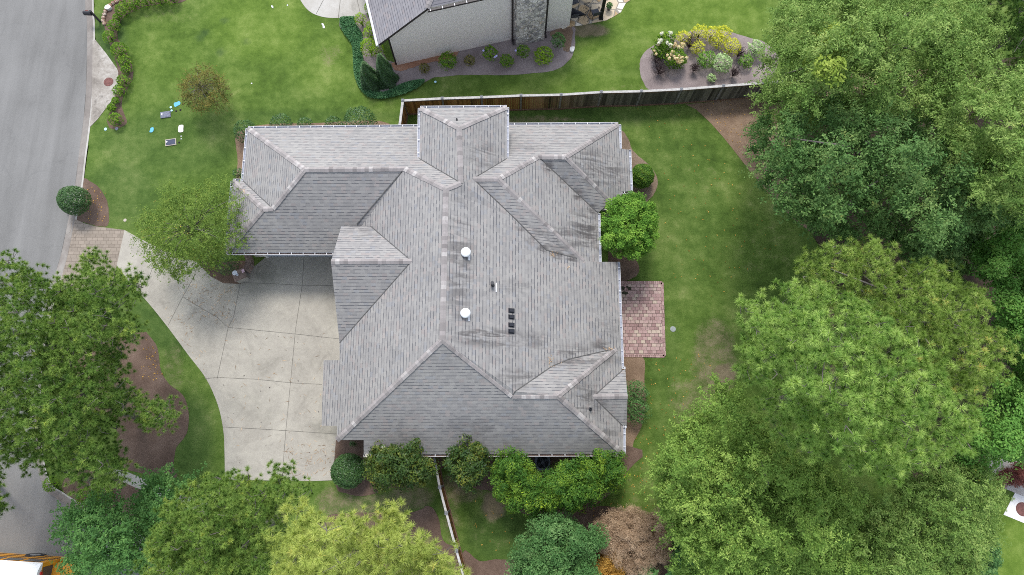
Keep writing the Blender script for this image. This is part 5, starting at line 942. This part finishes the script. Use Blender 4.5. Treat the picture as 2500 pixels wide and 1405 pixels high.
# shrubs round the house
shrub('round_shrub', 1567, 431, 31, 1.7, 'holly', 'clipped round evergreen at the right gutter above the small tree', lump=.06, k=9000, lw=(.07, .05))
shrub('round_shrub', 851, 1150, 40, 1.7, 'dark_shrub', 'dark round shrub at the lower right driveway corner', lump=.06, k=10000, lw=(.075, .045))
shrub('small_conifer', 862, 1084, 14, 1.0, 'dark_shrub', 'tiny dark conifer beside the house corner and driveway', conical=True, lw=(.05, .03))
shrub('leggy_shrub', 1551, 960, 30, 1.2, 'blue_green', 'loose bluish shrub under the right gutter below the patio', lump=.4, lw=(.09, .05)); shrub('leggy_shrub', 1553, 1003, 32, 1.3, 'blue_green', 'loose bluish shrub beside the small gable', lump=.4, lw=(.09, .05))
shrub('planter_shrub', 556, 645, 30, 1.1, 'dark_shrub', 'dark rounded shrub inside the curved planter wall', lw=(.06, .04)); shrub('planter_shrub', 508, 632, 22, .9, 'dark_shrub', 'dark rounded shrub half under the crepe myrtle', lw=(.06, .04))
shrub('roadside_shrub', 215, 1215, 26, .9, 'mid_shrub', 'low shrub at the left of the pair by the lower road corner', lw=(.08, .05)); shrub('roadside_shrub', 252, 1213, 24, .9, 'mid_shrub', 'low shrub at the right of the pair by the lower road corner', lw=(.08, .05)); shrub('roadside_shrub', 125, 1182, 18, .7, 'mid_shrub', 'little shrub under the pine at the road bend', lw=(.08, .05)); shrub('roadside_shrub', 160, 720, 26, .9, 'dark_shrub', 'dark shrub under the pine by the driveway apron', lw=(.08, .05))

# ================================================================== TREES
broad_tree('magnolia', [(892, 1110), (905, 1090), (935, 1078), (975, 1076), (1030, 1068), (1042, 1095), (1060, 1120), (1066, 1145), (1050, 1170), (1020, 1190), (970, 1192), (930, 1198), (905, 1180), (890, 1150)], 4.6, 1.6, (975, 1150), None, 'magnolia', 'wide magnolia with a few white flowers at the lower left house corner', 'magnolia', R=.5, r=.34, per=5., k=110, lw=(.15, .07), r0=.12, rough=.25, flat=.3)
broad_tree('magnolia', [(1088, 1105), (1110, 1080), (1140, 1064), (1160, 1072), (1185, 1095), (1196, 1125), (1190, 1165), (1165, 1190), (1135, 1198), (1105, 1165), (1090, 1140)], 4.4, 1.6, (1140, 1140), None, 'magnolia', 'narrow magnolia between the fence and the bright evergreens', 'magnolia', R=.5, r=.34, per=5., k=110, lw=(.15, .07), r0=.12, rough=.25, flat=.3)
for u, v, z_, lb in ((936, 1091, 4.2, 'white magnolia flower near the top of the crown'), (896, 1112, 3.0, 'white magnolia flower on the left rim of the crown')):
    c = P(u, v, z_); mb = MB()
    for k in range(7): an = k * .9; d = np.array([math.cos(an), math.sin(an), 0]); mb.obox(c + d * .05 + UP * .02, d * .05 + UP * .03, np.array([-d[1], d[0], 0]) * .028, UP * .006)
    tag(link('magnolia_flower', mb.mesh('magnolia_flower'), plain('white_petal', (.5, .48, .42), .6, .1)), lb, 'flower')
broad_tree('evergreen_tree', [(1198, 1140), (1205, 1112), (1228, 1090), (1262, 1096), (1296, 1122), (1312, 1150), (1345, 1170), (1348, 1235), (1320, 1256), (1270, 1256), (1228, 1232), (1200, 1190)], 4.2, 1.3, (1265, 1165), None, 'holly', 'bright tipped evergreen left of the air conditioner', 'evergreen', R=.5, r=.34, per=5., k=110, lw=(.13, .05), r0=.12, rough=.25, flat=.3)
broad_tree('evergreen_tree', [(1328, 1165), (1345, 1140), (1385, 1116), (1430, 1102), (1470, 1094), (1508, 1100), (1527, 1140), (1524, 1175), (1490, 1205), (1455, 1222), (1420, 1245), (1360, 1256), (1330, 1240)], 4.2, 1.3, (1425, 1155), None, 'holly', 'wide bright tipped evergreen right of the air conditioner', 'evergreen', R=.5, r=.34, per=5., k=110, lw=(.13, .05), r0=.12, rough=.25, flat=.3)
broad_tree('small_tree', [(1462, 560), (1466, 520), (1490, 488), (1530, 468), (1565, 470), (1596, 495), (1606, 540), (1604, 585), (1585, 615), (1545, 632), (1500, 628), (1470, 600)], 4.6, 2.2, (1527, 575), None, 'round_tree', 'round bright green tree against the right gutter', R=.42, r=.26, per=9., lw=(.11, .055), r0=.1, rough=.08, flat=.4, lai=10.)
broad_tree('crepe_myrtle', [(325, 560), (350, 515), (395, 500), (385, 455), (440, 440), (480, 450), (520, 432), (566, 440), (600, 490), (596, 560), (608, 600), (560, 625), (535, 660), (480, 668), (440, 700), (405, 668), (372, 660), (340, 610)], 5., 2.2, (495, 590), None, 'myrtle', 'airy crepe myrtle spilling over the driveway and the garage gutter', 'crepe myrtle', r=.34, per=3.6, k=34, lw=(.085, .042), r0=.09, rough=.45, layers=3, limbs=34, lai=2.6, R=.5, spray=(.75, .05, 3))
broad_tree('small_tree', [(432, 215), (445, 185), (470, 165), (500, 155), (530, 170), (552, 200), (560, 240), (540, 268), (500, 278), (462, 268), (440, 245)], 2.8, .9, (492, 222), None, 'brown_leaf', 'small thinning brown tree in the front lawn', r=.26, per=8., k=30, lw=(.075, .04), r0=.06, rough=.3, limbs=60, lai=2.4, R=.4, spray=(.45, .05, 3))
broad_tree('oak_tree', [(1812, 345), (1835, 290), (1890, 255), (1990, 235), (2110, 215), (2220, 240), (2320, 290), (2420, 330), (2520, 400), (2520, 560), (2420, 560), (2365, 600), (2330, 650), (2260, 655), (2200, 610), (2110, 585), (2020, 592), (1955, 560), (1895, 530), (1858, 470), (1822, 410)], 12., 4.5, (2030, 530), None, 'oak', 'big dark green oak at the right end of the privacy fence', 'oak tree', R=1.05, rough=1.1, r=.5, per=4., k=120, lw=(.13, .07), r0=.3, lai=7., spray=(.85, .12, 4))
broad_tree('oak_tree', [(1838, 200), (1862, 120), (1885, 60), (1920, -30), (2050, -90), (2300, -90), (2420, -20), (2455, 90), (2440, 190), (2390, 265), (2250, 300), (2100, 300), (1950, 330), (1850, 300)], 13., 4., (1985, 235), None, 'oak_light', 'pale green oak at the photo top behind the island bed', 'oak tree', R=1.05, rough=1.1, r=.5, per=4., k=115, lw=(.12, .055), r0=.3, lai=7., spray=(.85, .12, 4))
broad_tree('oak_tree', [(2270, 260), (2350, 205), (2440, 160), (2560, 120), (2660, 200), (2660, 560), (2500, 545), (2410, 510), (2320, 430)], 14.5, 8., (2330, 480), None, 'oak_light', 'feathery pale oak cut by the upper right edge', 'oak tree', R=1., rough=1., r=.5, per=4., lw=(.13, .05), r0=.28, lai=7., spray=(.9, .1, 3))
broad_tree('maple_tree', [(1955, 140), (1985, 85), (2055, 60), (2115, 75), (2100, 130), (2060, 180), (2000, 205), (1962, 185)], 13.4, 11., (1990, 240), None, 'yellow_green', 'small yellow-green tree poking through the pale oak', 'maple tree', r=.45, per=3.5, k=70, lw=(.17, .09), r0=.14)
pine_tree('pine_tree', [(2400, -60), (2600, -80), (2620, 230), (2500, 200), (2440, 160), (2425, 60)], 9., 5., (2420, 120), 'pine_dark', 'dark pine in the upper right corner of the photo', r=.5, per=3.6, nn=40, bias=-.25)
pine_tree('pine_tree', [(1945, 650), (1990, 602), (2070, 585), (2165, 590), (2200, 640), (2300, 635), (2372, 690), (2430, 790), (2475, 850), (2455, 910), (2440, 965), (2385, 985), (2330, 1000), (2250, 900), (2150, 800), (2000, 750)], 13.5, 8.5, (2080, 840), 'pine_brown', 'browning pine with rusty tips behind the big green pine', r=.5, per=4.4, R=.7, nn=54, L=.23, Wd=.018, tpm=58., rough=.7)
pine_tree('pine_tree', [(1778, 800), (1790, 752), (1850, 722), (1900, 690), (1960, 690), (2050, 700), (2150, 735), (2245, 800), (2305, 880), (2335, 960), (2400, 1030), (2380, 1085), (2290, 1120), (2245, 1150), (2195, 1205), (2130, 1180), (2060, 1150), (1990, 1120), (1940, 1112), (1880, 1050), (1828, 980), (1800, 900)], 16.5, 9.5, (1890, 985), 'pine', 'big green pine right of the lawn with long fresh needles', r=.52, per=4.6, R=.85, nn=60, L=.26, Wd=.019, tpm=56., rough=.85)
broad_tree('oak_tree', [(1582, 1180), (1590, 1090), (1640, 1055), (1690, 1000), (1740, 945), (1800, 935), (1850, 1000), (1900, 1060), (1980, 1105), (2070, 1150), (2140, 1230), (2110, 1330), (2160, 1440), (1690, 1440), (1640, 1330), (1605, 1250)], 9.5, 3.6, (1830, 1190), None, 'oak_olive', 'olive green oak below the big pine', 'oak tree', R=.9, rough=.9, r=.45, per=5., lw=(.105, .055), r0=.26, lai=6.5, spray=(.8, .09, 3))
broad_tree('oak_tree', [(2060, 1140), (2130, 1200), (2210, 1160), (2300, 1095), (2380, 1110), (2450, 1200), (2440, 1290), (2400, 1380), (2390, 1450), (2100, 1450), (2080, 1320)], 8.0, 3.4, (2180, 1280), None, 'oak_light', 'paler oak in the lower right beside the white slab', 'oak tree', R=.9, rough=.9, r=.45, per=5., lw=(.11, .05), r0=.22, lai=6.5, spray=(.8, .09, 3))
broad_tree('maple_tree', [(2355, 600), (2400, 550), (2500, 535), (2620, 550), (2620, 720), (2450, 715), (2385, 670)], 8., 4.5, (2370, 650), None, 'maple_bright', 'bright green maple at the right edge above the browning pine', 'maple tree', r=.5, per=3.6, k=100, lw=(.14, .08), r0=.16)
broad_tree('maple_tree', [(2400, 720), (2470, 690), (2620, 700), (2620, 1080), (2480, 1130), (2400, 1160), (2310, 1130), (2330, 1060), (2400, 980), (2460, 900), (2430, 800)], 8.5, 3.5, (2330, 960), None, 'maple_bright', 'deep green maple along the right edge behind both pines', 'maple tree', r=.5, per=3.6, k=100, lw=(.14, .08), r0=.2)
broad_tree('maple_tree', [(2250, 560), (2330, 530), (2420, 560), (2400, 640), (2330, 720), (2240, 690), (2200, 630)], 4.5, 2., (2300, 620), None, 'oak', 'low dark understory tree between dark oak and browning pine', 'maple tree', r=.45, per=3., k=80, lw=(.13, .07), r0=.1)
broad_tree('red_maple_shrub', [(2420, 1190), (2440, 1150), (2490, 1130), (2560, 1140), (2560, 1195), (2490, 1185), (2455, 1190)], 1.5, .5, (2480, 1180), None, 'dark_red', 'dark red feathery shrub above the white slab', 'shrub', R=.35, r=.24, per=7., k=50, lw=(.09, .03), r0=.06, rough=.2)
pine_tree('pine_tree', [(-120, 700), (25, 625), (60, 642), (110, 648), (125, 690), (180, 660), (232, 605), (272, 612), (292, 650), (345, 662), (372, 708), (335, 752), (350, 800), (325, 850), (305, 885), (330, 935), (372, 965), (432, 978), (458, 1005), (440, 1040), (400, 1060), (345, 1040), (288, 1035), (305, 1100), (322, 1150), (272, 1195), (200, 1195), (120, 1155), (70, 1155), (20, 1145), (-120, 1170)], 12., 5.2, (345, 1022), 'pine_dark', 'spreading dark pine over the road on the left edge', r=.5, per=4.2, tufts=7, nn=46, L=.205, Wd=.018, r0=.2, R=.62, tpm=92., rough=.7)
pine_tree('pine_tree', [(-120, 1130), (8, 1140), (22, 1200), (12, 1262), (-120, 1290)], 8.5, 5., (-10, 1180), 'pine_dark', 'sliver of dark pine at the left edge above the bus', r=.42, per=4., nn=40, L=.2, Wd=.018, r0=.12)
broad_tree('maple_tree', [(130, 1310), (145, 1235), (200, 1210), (270, 1200), (330, 1215), (350, 1165), (395, 1140), (440, 1165), (480, 1150), (490, 1190), (440, 1240), (420, 1300), (400, 1390), (340, 1400), (240, 1420), (155, 1410), (150, 1370), (185, 1330)], 6.0, 2.6, (360, 1265), None, 'maple', 'loose green maple overhanging the bus and the lower road', 'maple tree', R=.7, r=.38, per=5., lw=(.12, .075), r0=.12, rough=.5, lai=4.5, spray=(.8, .09, 3))
pine_tree('pine_tree', [(365, 1310), (395, 1235), (440, 1200), (490, 1165), (545, 1150), (600, 1160), (640, 1172), (672, 1132), (705, 1140), (722, 1165), (762, 1178), (768, 1225), (705, 1262), (690, 1330), (730, 1460), (350, 1460)], 11.5, 6., (690, 1262), 'pine_dark', 'dense mid-green pine at the bottom left of the yellow pine', r=.5, per=4.4, R=.62, nn=56, L=.2, Wd=.017, tpm=82., bias=.06, rough=.6)
pine_tree('pine_tree', [(655, 1275), (700, 1235), (735, 1225), (790, 1262), (830, 1255), (885, 1250), (930, 1270), (945, 1232), (1000, 1226), (1050, 1242), (1060, 1290), (1085, 1325), (1125, 1380), (1150, 1460), (690, 1460), (690, 1345)], 16., 11.5, (960, 1300), 'pine_yellow', 'yellow-green pine with long needles at the bottom centre', r=.5, per=4.0, tufts=6, nn=50, L=.26, Wd=.014)
broad_tree('sweetgum_tree', [(1255, 1345), (1285, 1300), (1300, 1262), (1340, 1246), (1385, 1252), (1395, 1275), (1440, 1275), (1476, 1290), (1472, 1340), (1450, 1380), (1450, 1450), (1250, 1450)], 4.5, 1.6, (1365, 1335), None, 'blue_green', 'bluish green tree left of the dry tan bush', 'tree', R=.6, r=.4, per=4.5, k=95, lw=(.13, .06), r0=.1, rough=.3)
broad_tree('dry_bush', [(1435, 1300), (1475, 1252), (1540, 1240), (1605, 1250), (1655, 1282), (1662, 1340), (1610, 1395), (1540, 1410), (1480, 1370), (1455, 1335)], 2.4, .7, (1550, 1325), None, 'dead', 'dry tan leafless bush under the olive oak', 'bush', R=.5, r=.3, per=8., lai=4.5, lw=(.13, .014), r0=.06, rough=.15, limbs=60, bark=plain('tan_twig', (.24, .17, .13), .9, .3))
broad_tree('rusty_bush', [(1440, 1380), (1470, 1340), (1500, 1325), (1525, 1370), (1520, 1440), (1430, 1440)], 1.7, .6, (1480, 1385), None, 'orange', 'rusty orange bush at the bottom edge', 'bush', R=.35, r=.24, per=9., k=70, lw=(.09, .035), r0=.05, rough=.15)
for px, zt, pal, lb in [([(1560, 1400), (1575, 1372), (1600, 1385), (1615, 1440), (1560, 1440)], 1.6, 'broad', 'pale broad-leaved plant at the bottom edge, left of its neighbour'), ([(1625, 1420), (1640, 1385), (1680, 1390), (1720, 1440), (1630, 1440)], 1.8, 'broad', 'pale broad-leaved plant at the bottom edge under the olive oak'), ([(1640, 1380), (1650, 1320), (1700, 1320), (1740, 1380), (1700, 1410)], 2.2, 'blue_green', 'dark bluish understory plant between dry bush and olive oak'), ([(2370, 1300), (2420, 1290), (2445, 1340), (2420, 1420), (2370, 1420)], 2., 'blue_green', 'bluish understory shrub left of the bright corner lawn')]:
    broad_tree('broad_leaf_plant', px, zt, .5, None, None, pal, lb, 'plant', R=.35, r=.26, per=7., k=45, lw=(.2, .11), r0=.05, rough=.15)
